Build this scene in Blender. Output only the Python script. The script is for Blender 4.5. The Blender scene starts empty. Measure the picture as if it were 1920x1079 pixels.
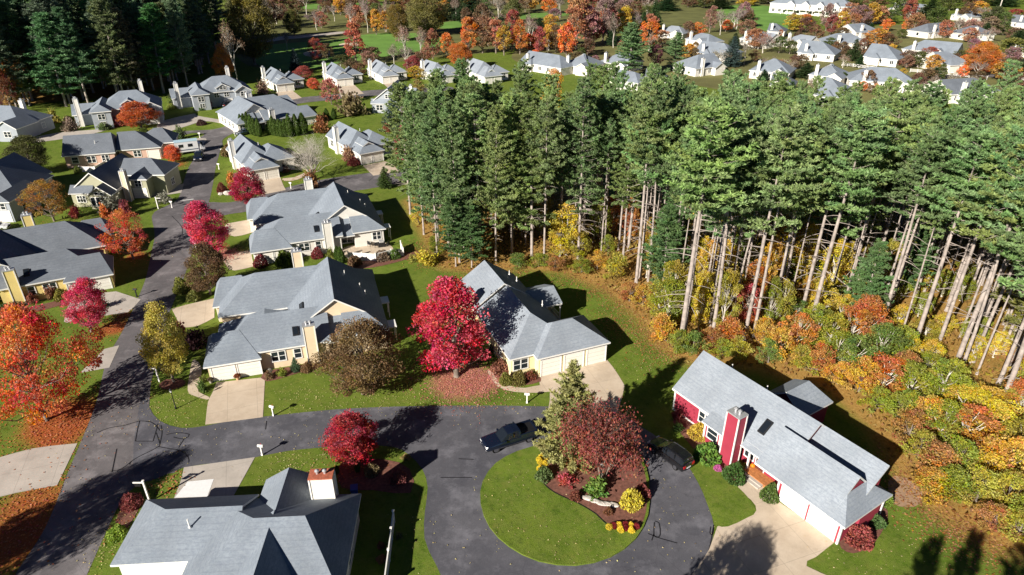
import bpy, math, random
import numpy as np

# ------------------------------------------------------------------ camera, sky, sun, exposure
SC = bpy.context.scene
COL = SC.collection
CAM_H, CAM_PITCH, CAM_F = 46.0, 28.0, 1250.0          # metres, degrees below level, focal length for a 1920 px wide frame
cam_d = bpy.data.cameras.new("camera")
cam_d.sensor_width = 36.0
cam_d.lens = CAM_F / 1920.0 * 36.0
cam_d.clip_start = 0.5
cam_d.clip_end = 6000.0
cam = bpy.data.objects.new("camera", cam_d)
COL.objects.link(cam)
cam.location = (0, 0, CAM_H)
cam.rotation_euler = (math.radians(90 - CAM_PITCH), 0, 0)
SC.camera = cam

SUN_EL, SUN_AZ = math.radians(26.5), math.radians(41.0)   # shadows run towards +Y turned 41 degrees to +X
W = bpy.data.worlds.new("World")
SC.world = W
W.use_nodes = True
wn = W.node_tree
bg = wn.nodes["Background"]
sky = wn.nodes.new("ShaderNodeTexSky")
sky.sky_type = 'NISHITA'
sky.sun_disc = False
sky.sun_elevation = SUN_EL
sky.sun_rotation = math.radians(180 + 41.0)
sky.air_density = 0.55
sky.altitude = 9000
sky.ozone_density = 3.0
sky.dust_density = 0.1
wn.links.new(sky.outputs[0], bg.inputs[0])
bg.inputs[1].default_value = 0.066
sl = bpy.data.lights.new("sun", 'SUN')
sl.energy = 5.0
sl.angle = math.radians(0.5)
sl.color = (1.0, 0.93, 0.82)
sun = bpy.data.objects.new("sun", sl)
COL.objects.link(sun)
sun.rotation_euler = (math.radians(90) - SUN_EL, 0, -SUN_AZ)
vs = SC.view_settings
vs.view_transform = 'Standard'
vs.look = 'None'
vs.exposure = 0.82
vs.gamma = 1.0
vs.use_curve_mapping = False
SC.cycles.max_bounces = 5
SC.cycles.diffuse_bounces = 2
SC.cycles.glossy_bounces = 2
SC.cycles.transmission_bounces = 3
SC.cycles.transparent_max_bounces = 4
SC.cycles.caustics_reflective = False
SC.cycles.caustics_refractive = False
SC.render.use_persistent_data = False

# ------------------------------------------------------------------ survey: where a point of the picture lies on the ground
_c, _s = math.cos(math.radians(CAM_PITCH)), math.sin(math.radians(CAM_PITCH))

def at(px, py, z=0.0):
    u, v = (px - 960) / CAM_F, (539.5 - py) / CAM_F
    t = (CAM_H - z) / (_s - v * _c)
    return np.array([t * u, t * (_c + v * _s), z])

def height_at(py, y0):
    v = (539.5 - py) / CAM_F
    return CAM_H + y0 * (v * _c - _s) / (_c + v * _s)

def depth_of(p):
    return p[1] * _c + (CAM_H - p[2]) * _s

# ------------------------------------------------------------------ materials
def new_mat(name):
    m = bpy.data.materials.new(name)
    m.use_nodes = True
    nt = m.node_tree
    return m, nt, nt.nodes["Principled BSDF"]

def mixc(nt, fac, a, b, mode='MIX'):
    n = nt.nodes.new("ShaderNodeMix")
    n.data_type = 'RGBA'
    n.blend_type = mode
    for i, v in ((0, fac), (6, a), (7, b)):
        if isinstance(v, (int, float)):
            n.inputs[i].default_value = v
        elif isinstance(v, tuple):
            n.inputs[i].default_value = (*v[:3], 1)
        else:
            nt.links.new(v, n.inputs[i])
    return n.outputs[2]

def noise(nt, vec, scale, detail=4.0, rough=0.55):
    n = nt.nodes.new("ShaderNodeTexNoise")
    n.inputs["Scale"].default_value = scale
    n.inputs["Detail"].default_value = detail
    n.inputs["Roughness"].default_value = rough
    if vec is not None:
        nt.links.new(vec, n.inputs["Vector"])
    return n.outputs[0]

def ramp(nt, val, lo, hi, a=0.0, b=1.0):
    n = nt.nodes.new("ShaderNodeMapRange")
    n.inputs[1].default_value, n.inputs[2].default_value = lo, hi
    n.inputs[3].default_value, n.inputs[4].default_value = a, b
    nt.links.new(val, n.inputs[0])
    return n.outputs[0]

def objvec(nt, scale=None, space="Object"):
    t = nt.nodes.new("ShaderNodeTexCoord")
    o = t.outputs[space]
    if scale:
        m = nt.nodes.new("ShaderNodeMapping")
        m.inputs["Scale"].default_value = scale
        nt.links.new(o, m.inputs[0])
        o = m.outputs[0]
    return o

def geopos(nt):
    return nt.nodes.new("ShaderNodeNewGeometry").outputs["Position"]

def plain(name, col, rough=0.7, var=0.12, scale=3.0, metal=0.0, spec=0.3):
    m, nt, b = new_mat(name)
    n = noise(nt, objvec(nt), scale)
    f = ramp(nt, n, 0.3, 0.7, 1 - var, 1 + var)
    c = nt.nodes.new("ShaderNodeMix"); c.data_type = 'RGBA'; c.blend_type = 'MULTIPLY'
    c.inputs[0].default_value = 1.0
    c.inputs[6].default_value = (*col, 1)
    nt.links.new(f, c.inputs[7])
    nt.links.new(c.outputs[2], b.inputs["Base Color"])
    b.inputs["Roughness"].default_value = rough
    b.inputs["Metallic"].default_value = metal
    b.inputs["Specular IOR Level"].default_value = spec
    return m

def shingles(name, col):
    m, nt, b = new_mat(name)
    v = objvec(nt)
    big = noise(nt, v, 0.35, 3)
    tabs = noise(nt, objvec(nt, (3.2, 3.2, 9.0)), 1.0, 2, 0.7)
    fine = noise(nt, v, 9.0, 2, 0.7)
    w = nt.nodes.new("ShaderNodeTexWave")
    w.wave_type = 'BANDS'; w.bands_direction = 'Z'; w.wave_profile = 'SAW'
    w.inputs["Scale"].default_value = 1.25
    w.inputs["Distortion"].default_value = 0.25
    w.inputs["Detail"].default_value = 1.0
    nt.links.new(v, w.inputs[0])
    c = mixc(nt, ramp(nt, big, 0.3, 0.72), tuple(x * 0.8 for x in col), tuple(x * 1.16 for x in col))
    c = mixc(nt, ramp(nt, noise(nt, objvec(nt, (1.0, 1.0, 0.25)), 1.1, 4, 0.7), 0.48, 0.7, 0, 0.5), c, (col[0] * 0.72, col[1] * 0.76, col[2] * 0.78))
    c = mixc(nt, ramp(nt, tabs, 0.38, 0.66, 0, 0.6), c, (col[0] * 0.62, col[1] * 0.64, col[2] * 0.7))
    c = mixc(nt, ramp(nt, fine, 0.4, 0.75, 0, 0.35), c, (col[0] * 1.25, col[1] * 1.22, col[2] * 1.2))
    c = mixc(nt, ramp(nt, w.outputs[1], 0.0, 0.25, 0.3, 0.0), c, (col[0] * 0.5, col[1] * 0.5, col[2] * 0.55))
    nt.links.new(c, b.inputs["Base Color"])
    b.inputs["Roughness"].default_value = 0.9
    b.inputs["Specular IOR Level"].default_value = 0.25
    return m

def siding(name, col):
    m, nt, b = new_mat(name)
    w = nt.nodes.new("ShaderNodeTexWave")
    w.wave_type = 'BANDS'; w.bands_direction = 'Z'; w.wave_profile = 'SAW'
    w.inputs["Scale"].default_value = 1.6
    nt.links.new(objvec(nt), w.inputs[0])
    n = noise(nt, objvec(nt), 0.8, 4)
    c = mixc(nt, ramp(nt, n, 0.3, 0.7), tuple(x * 0.9 for x in col), tuple(min(0.88, x * 1.06) for x in col))
    c = mixc(nt, ramp(nt, w.outputs[1], 0.0, 0.2, 0.22, 0.0), c, tuple(x * 0.6 for x in col))
    nt.links.new(c, b.inputs["Base Color"])
    b.inputs["Roughness"].default_value = 0.6
    b.inputs["Specular IOR Level"].default_value = 0.3
    return m

def make_leaf_mat():
    m, nt, b = new_mat("leaf")
    oi = nt.nodes.new("ShaderNodeObjectInfo")
    at_ = nt.nodes.new("ShaderNodeAttribute"); at_.attribute_name = "tint"
    sp = nt.nodes.new("ShaderNodeSeparateColor")
    nt.links.new(at_.outputs["Color"], sp.inputs[0])
    h = nt.nodes.new("ShaderNodeHueSaturation")
    nt.links.new(oi.outputs["Color"], h.inputs["Color"])
    nt.links.new(ramp(nt, sp.outputs[0], 0, 1, 0.455, 0.545), h.inputs["Hue"])
    nt.links.new(ramp(nt, sp.outputs[2], 0, 1, 0.72, 1.12), h.inputs["Saturation"])
    nt.links.new(ramp(nt, sp.outputs[1], 0, 1, 0.5, 1.5), h.inputs["Value"])
    nt.links.new(h.outputs[0], b.inputs["Base Color"])
    b.inputs["Roughness"].default_value = 0.55
    b.inputs["Specular IOR Level"].default_value = 0.22
    tr = nt.nodes.new("ShaderNodeBsdfTranslucent")
    nt.links.new(h.outputs[0], tr.inputs[0])
    mx = nt.nodes.new("ShaderNodeMixShader")
    mx.inputs[0].default_value = 0.36
    nt.links.new(b.outputs[0], mx.inputs[1]); nt.links.new(tr.outputs[0], mx.inputs[2])
    nt.links.new(mx.outputs[0], nt.nodes["Material Output"].inputs[0])
    return m

M = {}
M['leaf'] = make_leaf_mat()
M['bark'] = plain("bark", (0.20, 0.165, 0.135), 0.9, 0.35, 2.5)
M['bark_pine'] = plain("bark_pine", (0.345, 0.295, 0.265), 0.9, 0.35, 1.6)
M['bark_pale'] = plain("bark_pale", (0.52, 0.48, 0.42), 0.85, 0.3, 1.5)
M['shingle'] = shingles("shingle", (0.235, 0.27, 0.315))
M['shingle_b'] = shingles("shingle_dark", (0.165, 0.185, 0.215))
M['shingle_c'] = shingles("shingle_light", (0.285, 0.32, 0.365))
M['trim'] = plain("trim_white", (0.80, 0.79, 0.76), 0.5, 0.06)
M['soffit'] = plain("soffit", (0.6, 0.58, 0.54), 0.7, 0.05)
M['wall_cream'] = siding("siding_cream", (0.78, 0.62, 0.43))
M['wall_yellow'] = siding("siding_yellow", (0.78, 0.62, 0.24))
M['wall_butter'] = siding("siding_butter", (0.80, 0.70, 0.42))
M['wall_white'] = siding("siding_white", (0.78, 0.75, 0.69))
M['wall_red'] = siding("siding_red", (0.33, 0.038, 0.066))
M['wall_grey'] = siding("siding_grey", (0.36, 0.39, 0.43))
M['wall_sage'] = siding("siding_sage", (0.40, 0.39, 0.27))
M['wall_pink'] = siding("siding_rosy", (0.60, 0.40, 0.32))
M['brick'] = plain("brick_red", (0.40, 0.12, 0.07), 0.85, 0.3, 4.0)
M['garage'] = plain("garage_white", (0.82, 0.79, 0.72), 0.5, 0.04)
M['garage_line'] = plain("garage_groove", (0.42, 0.39, 0.34), 0.6, 0.05)
M['glass'] = plain("window_glass", (0.02, 0.028, 0.035), 0.08, 0.1, 1.0, 0.0, 0.6)
M['door'] = plain("door_paint", (0.12, 0.035, 0.03), 0.5, 0.1)
M['metal'] = plain("metal_galvanised", (0.62, 0.63, 0.65), 0.45, 0.1, 4, 0.6, 0.5)
M['black'] = plain("black_metal", (0.015, 0.015, 0.017), 0.5, 0.1)
M['wood'] = plain("wood_deck", (0.42, 0.17, 0.06), 0.7, 0.25, 5)
M['vinyl'] = plain("vinyl_white", (0.82, 0.80, 0.77), 0.45, 0.04)
M['stone'] = plain("field_stone", (0.5, 0.46, 0.42), 0.9, 0.35, 2)
M['rubber'] = plain("tyre_rubber", (0.012, 0.012, 0.012), 0.8, 0.1)
M['chrome'] = plain("chrome", (0.7, 0.7, 0.72), 0.2, 0.03, 3, 1.0, 0.5)
M['lamp_glass'] = plain("lamp_glass", (0.6, 0.6, 0.62), 0.15, 0.03)
M['taillight'] = plain("tail_lamp_red", (0.5, 0.01, 0.02), 0.2, 0.05)
M['plate'] = plain("plate_pale", (0.7, 0.72, 0.75), 0.5, 0.03)
M['carglass'] = plain("car_glass", (0.012, 0.016, 0.022), 0.06, 0.05, 1.0, 0.0, 0.7)

def car_paint(name, col):
    m = plain(name, col, 0.25, 0.04, 1.0, 0.0, 0.6)
    m.node_tree.nodes["Principled BSDF"].inputs["Coat Weight"].default_value = 0.7
    m.node_tree.nodes["Principled BSDF"].inputs["Coat Roughness"].default_value = 0.05
    return m

# ------------------------------------------------------------------ mesh helpers
class MB:
    """collects faces and links them as ONE mesh object"""
    def __init__(s):
        s.v, s.f, s.m = [], [], []
    def poly(s, pts, m=0):
        i = len(s.v)
        s.v.extend([tuple(map(float, p)) for p in pts])
        s.f.append(tuple(range(i, i + len(pts)))); s.m.append(m)
        return s
    def faces(s, vs_, fs, m=0):
        i = len(s.v)
        s.v.extend([tuple(map(float, p)) for p in vs_])
        for k, f in enumerate(fs):
            s.f.append(tuple(a + i for a in f)); s.m.append(m[k] if isinstance(m, (list, tuple)) else m)
        return s
    def box(s, x0, x1, y0, y1, z0, z1, m=0):
        x0, x1 = min(x0, x1), max(x0, x1); y0, y1 = min(y0, y1), max(y0, y1)
        v = [(x0, y0, z0), (x1, y0, z0), (x1, y1, z0), (x0, y1, z0), (x0, y0, z1), (x1, y0, z1), (x1, y1, z1), (x0, y1, z1)]
        return s.faces(v, [(3, 2, 1, 0), (4, 5, 6, 7), (0, 1, 5, 4), (1, 2, 6, 5), (2, 3, 7, 6), (3, 0, 4, 7)], m)
    def prism(s, pts2, z0, z1, m=0):
        n = len(pts2)
        a = sum(pts2[i][0] * pts2[(i + 1) % n][1] - pts2[(i + 1) % n][0] * pts2[i][1] for i in range(n))
        if a < 0: pts2 = pts2[::-1]
        v = [(x, y, z0) for x, y in pts2] + [(x, y, z1) for x, y in pts2]
        f = [tuple(range(n))[::-1], tuple(range(n, 2 * n))] + [(i, (i + 1) % n, n + (i + 1) % n, n + i) for i in range(n)]
        return s.faces(v, f, m)
    def tube(s, pts, rad, n=6, m=0, cap=True):
        """pts: points along a path, rad: radius at each"""
        rings = []
        P = [np.array(p, float) for p in pts]
        for i, p in enumerate(P):
            d = (P[min(i + 1, len(P) - 1)] - P[max(i - 1, 0)])
            d = d / (np.linalg.norm(d) + 1e-9)
            a = np.cross(d, (0, 0, 1) if abs(d[2]) < 0.9 else (1, 0, 0)); a /= np.linalg.norm(a)
            b = np.cross(d, a)
            rings.append([p + rad[i] * (math.cos(2 * math.pi * k / n) * a + math.sin(2 * math.pi * k / n) * b) for k in range(n)])
        v = [q for r in rings for q in r]
        f = []
        for i in range(len(P) - 1):
            for k in range(n):
                f.append((i * n + k, i * n + (k + 1) % n, (i + 1) * n + (k + 1) % n, (i + 1) * n + k))
        if cap:
            f.append(tuple(range(n))); f.append(tuple((len(P) - 1) * n + k for k in range(n))[::-1])
        return s.faces(v, f, m)
    def lathe(s, prof, n=12, c=(0, 0), m=0):
        """prof: list of (radius, z)"""
        v = [(c[0] + r * math.cos(2 * math.pi * k / n), c[1] + r * math.sin(2 * math.pi * k / n), z) for r, z in prof for k in range(n)]
        f = [(i * n + k, i * n + (k + 1) % n, (i + 1) * n + (k + 1) % n, (i + 1) * n + k) for i in range(len(prof) - 1) for k in range(n)]
        f += [tuple(range(n))[::-1], tuple((len(prof) - 1) * n + k for k in range(n))]
        return s.faces(v, f, m)
    def build(s, name, mats, parent=None, smooth=False, bevel=0.0):
        if not isinstance(mats, (list, tuple)): mats = [mats]
        me = bpy.data.meshes.new(name)
        me.from_pydata(s.v, [], s.f)
        for x in mats: me.materials.append(M[x] if isinstance(x, str) else x)
        me.polygons.foreach_set("material_index", s.m)
        if smooth: me.polygons.foreach_set("use_smooth", [True] * len(s.f))
        me.update()
        o = bpy.data.objects.new(name, me)
        COL.objects.link(o)
        if parent: o.parent = parent
        if bevel:
            b = o.modifiers.new("bevel", 'BEVEL'); b.width = bevel; b.segments = 2; b.limit_method = 'ANGLE'
        return o

def thing(name, label, cat, loc=(0, 0, 0), rot=0.0, group=None):
    o = bpy.data.objects.new(name, None)
    COL.objects.link(o)
    o.empty_display_size = 0.2
    o.location = loc; o.rotation_euler = (0, 0, rot)
    o["label"] = label; o["category"] = cat
    if group: o["group"] = group
    return o

def tag(o, label=None, cat=None, group=None, kind=None):
    if label: o["label"] = label
    if cat: o["category"] = cat
    if group: o["group"] = group
    if kind: o["kind"] = kind
    return o

def smooth_line(P, closed=True, step=1.2):
    """Catmull-Rom through points; a point given twice is a corner"""
    pts = [np.array(p[:2], float) for p in P]
    n = len(pts); out = []
    rng = range(n) if closed else range(n - 1)
    for i in rng:
        p1, p2 = pts[i], pts[(i + 1) % n]
        d = np.linalg.norm(p2 - p1)
        if d < 1e-6: continue
        p0 = pts[(i - 1) % n] if (closed or i > 0) else p1
        p3 = pts[(i + 2) % n] if (closed or i + 2 < n) else p2
        if np.linalg.norm(p0 - p1) < 1e-6: p0 = p1 - (p2 - p1) * 0.5
        if np.linalg.norm(p3 - p2) < 1e-6: p3 = p2 + (p2 - p1) * 0.5
        k = max(2, min(14, int(d / step)))
        for j in range(k):
            t = j / k
            out.append(0.5 * (2 * p1 + (p2 - p0) * t + (2 * p0 - 5 * p1 + 4 * p2 - p3) * t * t + (3 * p1 - p0 - 3 * p2 + p3) * t ** 3))
    if not closed: out.append(pts[-1])
    return out

def sheet(name, pix, z, mat, label=None, smooth=True, world=False, thick=0.0, kind='structure'):
    P = [at(*p)[:2] if not world else np.array(p) for p in pix]
    if smooth: P = smooth_line(P)
    b = MB()
    if thick: b.prism([tuple(p) for p in P], z - thick, z)
    else:
        a = sum(P[i][0] * P[(i + 1) % len(P)][1] - P[(i + 1) % len(P)][0] * P[i][1] for i in range(len(P)))
        if a < 0: P = P[::-1]
        b.poly([(p[0], p[1], z) for p in P])
    o = b.build(name, mat)
    o["kind"] = kind
    if label: o["label"] = label
    if name.endswith(('road', 'driveway', 'lane')): PAVED.append([tuple(p) for p in P])
    return o, P

# ------------------------------------------------------------------ the ground: one sheet to the horizon, with worn, leafy and wooded zones
def inside(poly, X, Y):
    r = np.zeros(X.shape, bool)
    n = len(poly)
    for i in range(n):
        x0, y0 = poly[i][:2]; x1, y1 = poly[(i + 1) % n][:2]
        if y0 == y1: continue
        c = ((Y >= y0) != (Y >= y1)) & (X < (x1 - x0) * (Y - y0) / (y1 - y0) + x0)
        r ^= c
    return r

def poly_dist(poly, X, Y):
    """signed distance, positive inside"""
    d = np.full(X.shape, 1e9)
    n = len(poly)
    for i in range(n):
        a = np.array(poly[i][:2]); b = np.array(poly[(i + 1) % n][:2])
        ab = b - a; L = ab @ ab + 1e-9
        t = np.clip(((X - a[0]) * ab[0] + (Y - a[1]) * ab[1]) / L, 0, 1)
        d = np.minimum(d, np.hypot(X - a[0] - t * ab[0], Y - a[1] - t * ab[1]))
    return np.where(inside(poly, X, Y), d, -d)

WOOD_PIX = [(775, 395), (800, 440), (835, 500), (900, 507), (975, 500), (1060, 505), (1145, 545), (1200, 585), (1238, 640), (1285, 672), (1420, 690),
            (1560, 730), (1640, 800), (1690, 880), (1770, 960), (1850, 1010), (1990, 1060)]
WOOD = [tuple(at(*p)[:2]) for p in WOOD_PIX] + [(95, 40), (110, 100), (90, 118), (50, 116), (20, 122), (0, 130), (-14, 132), (-20, 122)]
CONIFER_WOOD = [(-190, 186), (-150, 190), (-120, 205), (-104, 222), (-114, 268), (-134, 330), (-230, 330), (-260, 200)]
LITTER = []   # (x, y, radius, strength): fallen red leaves, filled by px below
for px, py, r, s in [(118, 790, 6.0, 1.0), (215, 615, 3.4, .9), (60, 950, 6.5, .75), (30, 1010, 7, .85), (840, 722, 4.2, .0), (330, 309, 3.5, .8), (1060, 1000, 1, 0),
                     (120, 430, 6.0, .6), (70, 440, 5, .6), (255, 480, 2.6, .9), (410, 478, 3.0, .2), (320, 905, 1.7, .5), (640, 880, 2.2, .5), (560, 335, 4, .3),
                     (110, 820, 4, .9), (268, 250, 4, .7), (232, 590, 2.5, .7), (780, 470, 3, .3)]:
    q = at(px, py); LITTER.append((q[0], q[1], r, s))
PINK = [(*at(865, 715)[:2], 4.6, 1.0), (*at(905, 716)[:2], 3.0, .9), (*at(407, 482)[:2], 2.6, .9), (*at(425, 476)[:2], 2.2, .8)]

PAVED = []
def build_ground():
    xs = np.concatenate([[-2500, -1200, -700, -450, -320], np.arange(-240, -110, 4.0), np.arange(-110, 112, 0.9), np.arange(112, 250, 5.0), [320, 450, 700, 1200, 2500]])
    ys = np.concatenate([[-600, -200, -60, 0], np.arange(10, 150, 0.9), np.arange(150, 560, 5.0), [640, 800, 1100, 1700, 3000, 5000]])
    X, Y = np.meshgrid(xs, ys)
    nx, ny = len(xs), len(ys)
    v = np.stack([X.ravel(), Y.ravel(), np.zeros(X.size)], 1)
    i = np.arange((ny - 1) * (nx - 1)); r, c = i // (nx - 1), i % (nx - 1)
    a = r * nx + c
    f = np.stack([a, a + 1, a + nx + 1, a + nx], 1)
    me = bpy.data.meshes.new("ground")
    me.from_pydata(v.tolist(), [], f.tolist())
    x, y = v[:, 0], v[:, 1]
    dw = np.maximum(poly_dist(WOOD, x, y), poly_dist(CONIFER_WOOD, x, y) - 14)
    wood = np.clip((dw + 3.2) / 4.5, 0, 1)
    lit = np.zeros(len(x))
    for lx, ly, r_, s_ in LITTER:
        lit = np.maximum(lit, s_ * np.clip(1.25 - np.hypot(x - lx, (y - ly)) / r_, 0, 1))
    pk = np.zeros(len(x))
    for lx, ly, r_, s_ in PINK:
        pk = np.maximum(pk, s_ * np.clip(1.3 - np.hypot(x - lx, y - ly) / r_, 0, 1))
    col = np.stack([wood, lit, pk, np.ones(len(x))], 1).astype(np.float32)
    ca = me.color_attributes.new("zone", 'FLOAT_COLOR', 'POINT')
    ca.data.foreach_set("color", col.ravel())
    m, nt, b = new_mat("ground")
    p = geopos(nt)
    at_ = nt.nodes.new("ShaderNodeAttribute"); at_.attribute_name = "zone"
    sp = nt.nodes.new("ShaderNodeSeparateColor"); nt.links.new(at_.outputs["Color"], sp.inputs[0])
    big, mid, fin = noise(nt, p, 0.045, 3), noise(nt, p, 0.32, 5, 0.6), noise(nt, p, 3.5, 5, 0.7)
    vf = noise(nt, p, 11.0, 3, 0.8)
    g = mixc(nt, ramp(nt, mid, 0.36, 0.64), (0.085, 0.145, 0.013), (0.155, 0.225, 0.026))
    g = mixc(nt, ramp(nt, big, 0.48, 0.7, 0, 0.55), g, (0.16, 0.175, 0.028))
    g = mixc(nt, ramp(nt, noise(nt, p, 0.9, 4, 0.7), 0.5, 0.68, 0, 0.6), g, (0.21, 0.21, 0.05))
    g = mixc(nt, ramp(nt, fin, 0.45, 0.66, 0, 0.7), g, (0.17, 0.22, 0.045))
    g = mixc(nt, ramp(nt, noise(nt, p, 1.9, 4, 0.75), 0.52, 0.7, 0, 0.6), g, (0.040, 0.075, 0.010))
    g = mixc(nt, ramp(nt, vf, 0.48, 0.75, 0, 0.6), g, (0.034, 0.062, 0.010))
    mw = nt.nodes.new("ShaderNodeTexWave"); mw.bands_direction = 'DIAGONAL'; mw.inputs["Scale"].default_value = 0.33; mw.inputs["Distortion"].default_value = 2.5; mw.inputs["Detail"].default_value = 2.0; mw.inputs["Detail Scale"].default_value = 0.6
    nt.links.new(p, mw.inputs[0])
    g = mixc(nt, ramp(nt, mw.outputs[1], 0.2, 0.8, 0, 0.22), g, (0.16, 0.20, 0.04))
    brown = mixc(nt, ramp(nt, fin, 0.35, 0.7), (0.30, 0.16, 0.04), (0.46, 0.30, 0.10))
    brown = mixc(nt, ramp(nt, mid, 0.5, 0.75, 0, 0.6), brown, (0.13, 0.10, 0.025))
    def masked(ch, base, over, lo, hi, nz=fin, k=0.55):
        mt = nt.nodes.new("ShaderNodeMath"); mt.operation = 'MULTIPLY_ADD'
        nt.links.new(nz, mt.inputs[0]); mt.inputs[1].default_value = k
        nt.links.new(sp.outputs[ch], mt.inputs[2])
        return mixc(nt, ramp(nt, mt.outputs[0], lo, hi), base, over)
    g = masked(0, g, brown, 0.55, 1.05, fin, 0.7)
    red = mixc(nt, ramp(nt, vf, 0.35, 0.65), (0.22, 0.05, 0.018), (0.46, 0.15, 0.045))
    g = masked(1, g, red, 1.05, 1.3, vf, 1.1)
    pink = mixc(nt, ramp(nt, vf, 0.35, 0.65), (0.30, 0.12, 0.07), (0.50, 0.25, 0.17))
    g = masked(2, g, pink, 0.95, 1.3, vf, 1.1)
    nt.links.new(g, b.inputs["Base Color"])
    b.inputs["Roughness"].default_value = 0.95
    b.inputs["Specular IOR Level"].default_value = 0.1
    bm_ = nt.nodes.new("ShaderNodeBump"); bm_.inputs["Strength"].default_value = 0.5; bm_.inputs["Distance"].default_value = 0.12
    nt.links.new(vf, bm_.inputs["Height"]); nt.links.new(bm_.outputs[0], b.inputs["Normal"])
    me.materials.append(m)
    o = bpy.data.objects.new("ground", me); COL.objects.link(o)
    tag(o, "green lawn turning to leaf-strewn brown earth beneath the wood", kind='structure')
    M['lawn'] = m
build_ground()

def asphalt(name, a, b_):
    m, nt, b = new_mat(name)
    p = geopos(nt)
    c = mixc(nt, ramp(nt, noise(nt, p, 0.16, 5, 0.6), 0.32, 0.68), a, b_)
    c = mixc(nt, ramp(nt, noise(nt, p, 1.1, 4, 0.7), 0.5, 0.8, 0, 0.5), c, tuple(x * 1.5 for x in b_))
    c = mixc(nt, ramp(nt, noise(nt, p, 14.0, 2, 0.7), 0.4, 0.7, 0, 0.35), c, tuple(x * 0.6 for x in a))
    c = mixc(nt, ramp(nt, noise(nt, p, 0.3, 6, 0.7), 0.5, 0.66, 0, 0.6), c, tuple(x * 1.75 for x in b_))
    c = mixc(nt, ramp(nt, noise(nt, p, 0.7, 5, 0.75), 0.56, 0.7, 0, 0.5), c, tuple(x * 0.7 for x in a))
    vo = nt.nodes.new("ShaderNodeTexVoronoi"); vo.feature = 'DISTANCE_TO_EDGE'; vo.inputs["Scale"].default_value = 0.16; nt.links.new(p, vo.inputs["Vector"])
    c = mixc(nt, ramp(nt, vo.outputs["Distance"], 0.0, 0.005, 0.3, 0.0), c, tuple(x * 0.3 for x in a))
    nt.links.new(c, b.inputs["Base Color"])
    b.inputs["Roughness"].default_value = 0.85
    b.inputs["Specular IOR Level"].default_value = 0.25
    return m

def concrete(name, a, b_, rot=-0.35):
    m, nt, b = new_mat(name)
    p = geopos(nt)
    c = mixc(nt, ramp(nt, noise(nt, p, 0.5, 5, 0.65), 0.3, 0.7), a, b_)
    c = mixc(nt, ramp(nt, noise(nt, p, 6.0, 3, 0.7), 0.5, 0.8, 0, 0.3), c, tuple(x * 0.7 for x in a))
    c = mixc(nt, ramp(nt, noise(nt, p, 0.22, 5, 0.7), 0.52, 0.75, 0, 0.6), c, tuple(x * 0.72 for x in a))
    br = nt.nodes.new("ShaderNodeTexBrick"); br.offset = 0.0; br.inputs["Scale"].default_value = 1.0; br.inputs["Brick Width"].default_value = 3.1; br.inputs["Row Height"].default_value = 3.1; br.inputs["Mortar Size"].default_value = 0.022
    mp = nt.nodes.new("ShaderNodeMapping"); mp.inputs["Rotation"].default_value = (0, 0, rot); nt.links.new(p, mp.inputs[0]); nt.links.new(mp.outputs[0], br.inputs["Vector"])
    c = mixc(nt, ramp(nt, br.outputs["Fac"], 0.0, 1.0, 0, 0.5), c, tuple(x * 0.5 for x in a))
    nt.links.new(c, b.inputs["Base Color"])
    b.inputs["Roughness"].default_value = 0.85
    return m
M['asphalt'] = asphalt("asphalt", (0.076, 0.077, 0.094), (0.122, 0.121, 0.138))
M['asphalt_old'] = asphalt("asphalt_worn", (0.105, 0.098, 0.105), (0.17, 0.158, 0.165))
M['tar'] = plain("crack_sealer", (0.018, 0.018, 0.022), 0.6, 0.2)
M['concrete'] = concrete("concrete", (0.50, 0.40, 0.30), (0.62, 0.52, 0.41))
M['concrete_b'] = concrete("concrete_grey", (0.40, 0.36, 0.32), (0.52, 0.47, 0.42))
M['slab_white'] = plain("white_slab", (0.80, 0.81, 0.82), 0.7, 0.04)
M['mulch'] = plain("bark_mulch", (0.17, 0.075, 0.055), 0.95, 0.35, 3.5)
M['paint_white'] = plain("road_paint", (0.75, 0.74, 0.72), 0.6, 0.1)
M['sand'] = plain("bunker_sand", (0.62, 0.52, 0.38), 0.95, 0.1)
M['fairway'] = plain("fairway_turf", (0.13, 0.26, 0.045), 0.95, 0.22, 0.08)
M['rough_turf'] = plain("rough_turf", (0.13, 0.135, 0.04), 0.95, 0.25, 0.12)
M['rough_far'] = plain("far_turf", (0.155, 0.15, 0.05), 0.95, 0.4, 0.05)
M['orange_leaves'] = plain("leaf_carpet", (0.32, 0.12, 0.03), 0.95, 0.35, 3)

# roads
sheet("main_road", [(20, 1110), (85, 990), (128, 885), (178, 762), (200, 676), (226, 628), (245, 590), (262, 552), (274, 520), (283, 478), (290, 440), (285, 405), (300, 392), (332, 375), (343, 345), (352, 318),
                    (362, 300), (372, 275), (378, 262), (380, 262), (412, 262), (415, 262), (413, 282), (405, 312), (398, 352), (392, 378), (384, 405), (372, 440), (358, 480), (345, 520), (328, 560), (310, 610),
                    (290, 690), (282, 730), (285, 800), (340, 876), (300, 890), (262, 905), (228, 940), (205, 985), (160, 1085), (150, 1110)], 0.012, 'asphalt_old', "worn grey asphalt road running through the estate")
sheet("side_road", [(272, 725), (280, 764), (300, 790), (340, 803), (385, 799), (440, 788), (493, 782), (620, 769), (740, 763), (900, 761), (1030, 763), (1100, 768), (1160, 772), (1185, 790), (1240, 825), (1285, 868), (1318, 925), (1338, 985),
                    (1328, 1035), (1300, 1090), (1240, 1150), (1100, 1190), (960, 1180), (860, 1130), (818, 1060), (796, 1010), (797, 957), (802, 915), (792, 880), (765, 852), (735, 838), (660, 835), (620, 838), (540, 846), (478, 858), (410, 868), (345, 877), (262, 905), (250, 850), (258, 780)],
      0.018, 'asphalt', "dark asphalt side road ending in a turning circle")
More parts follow.
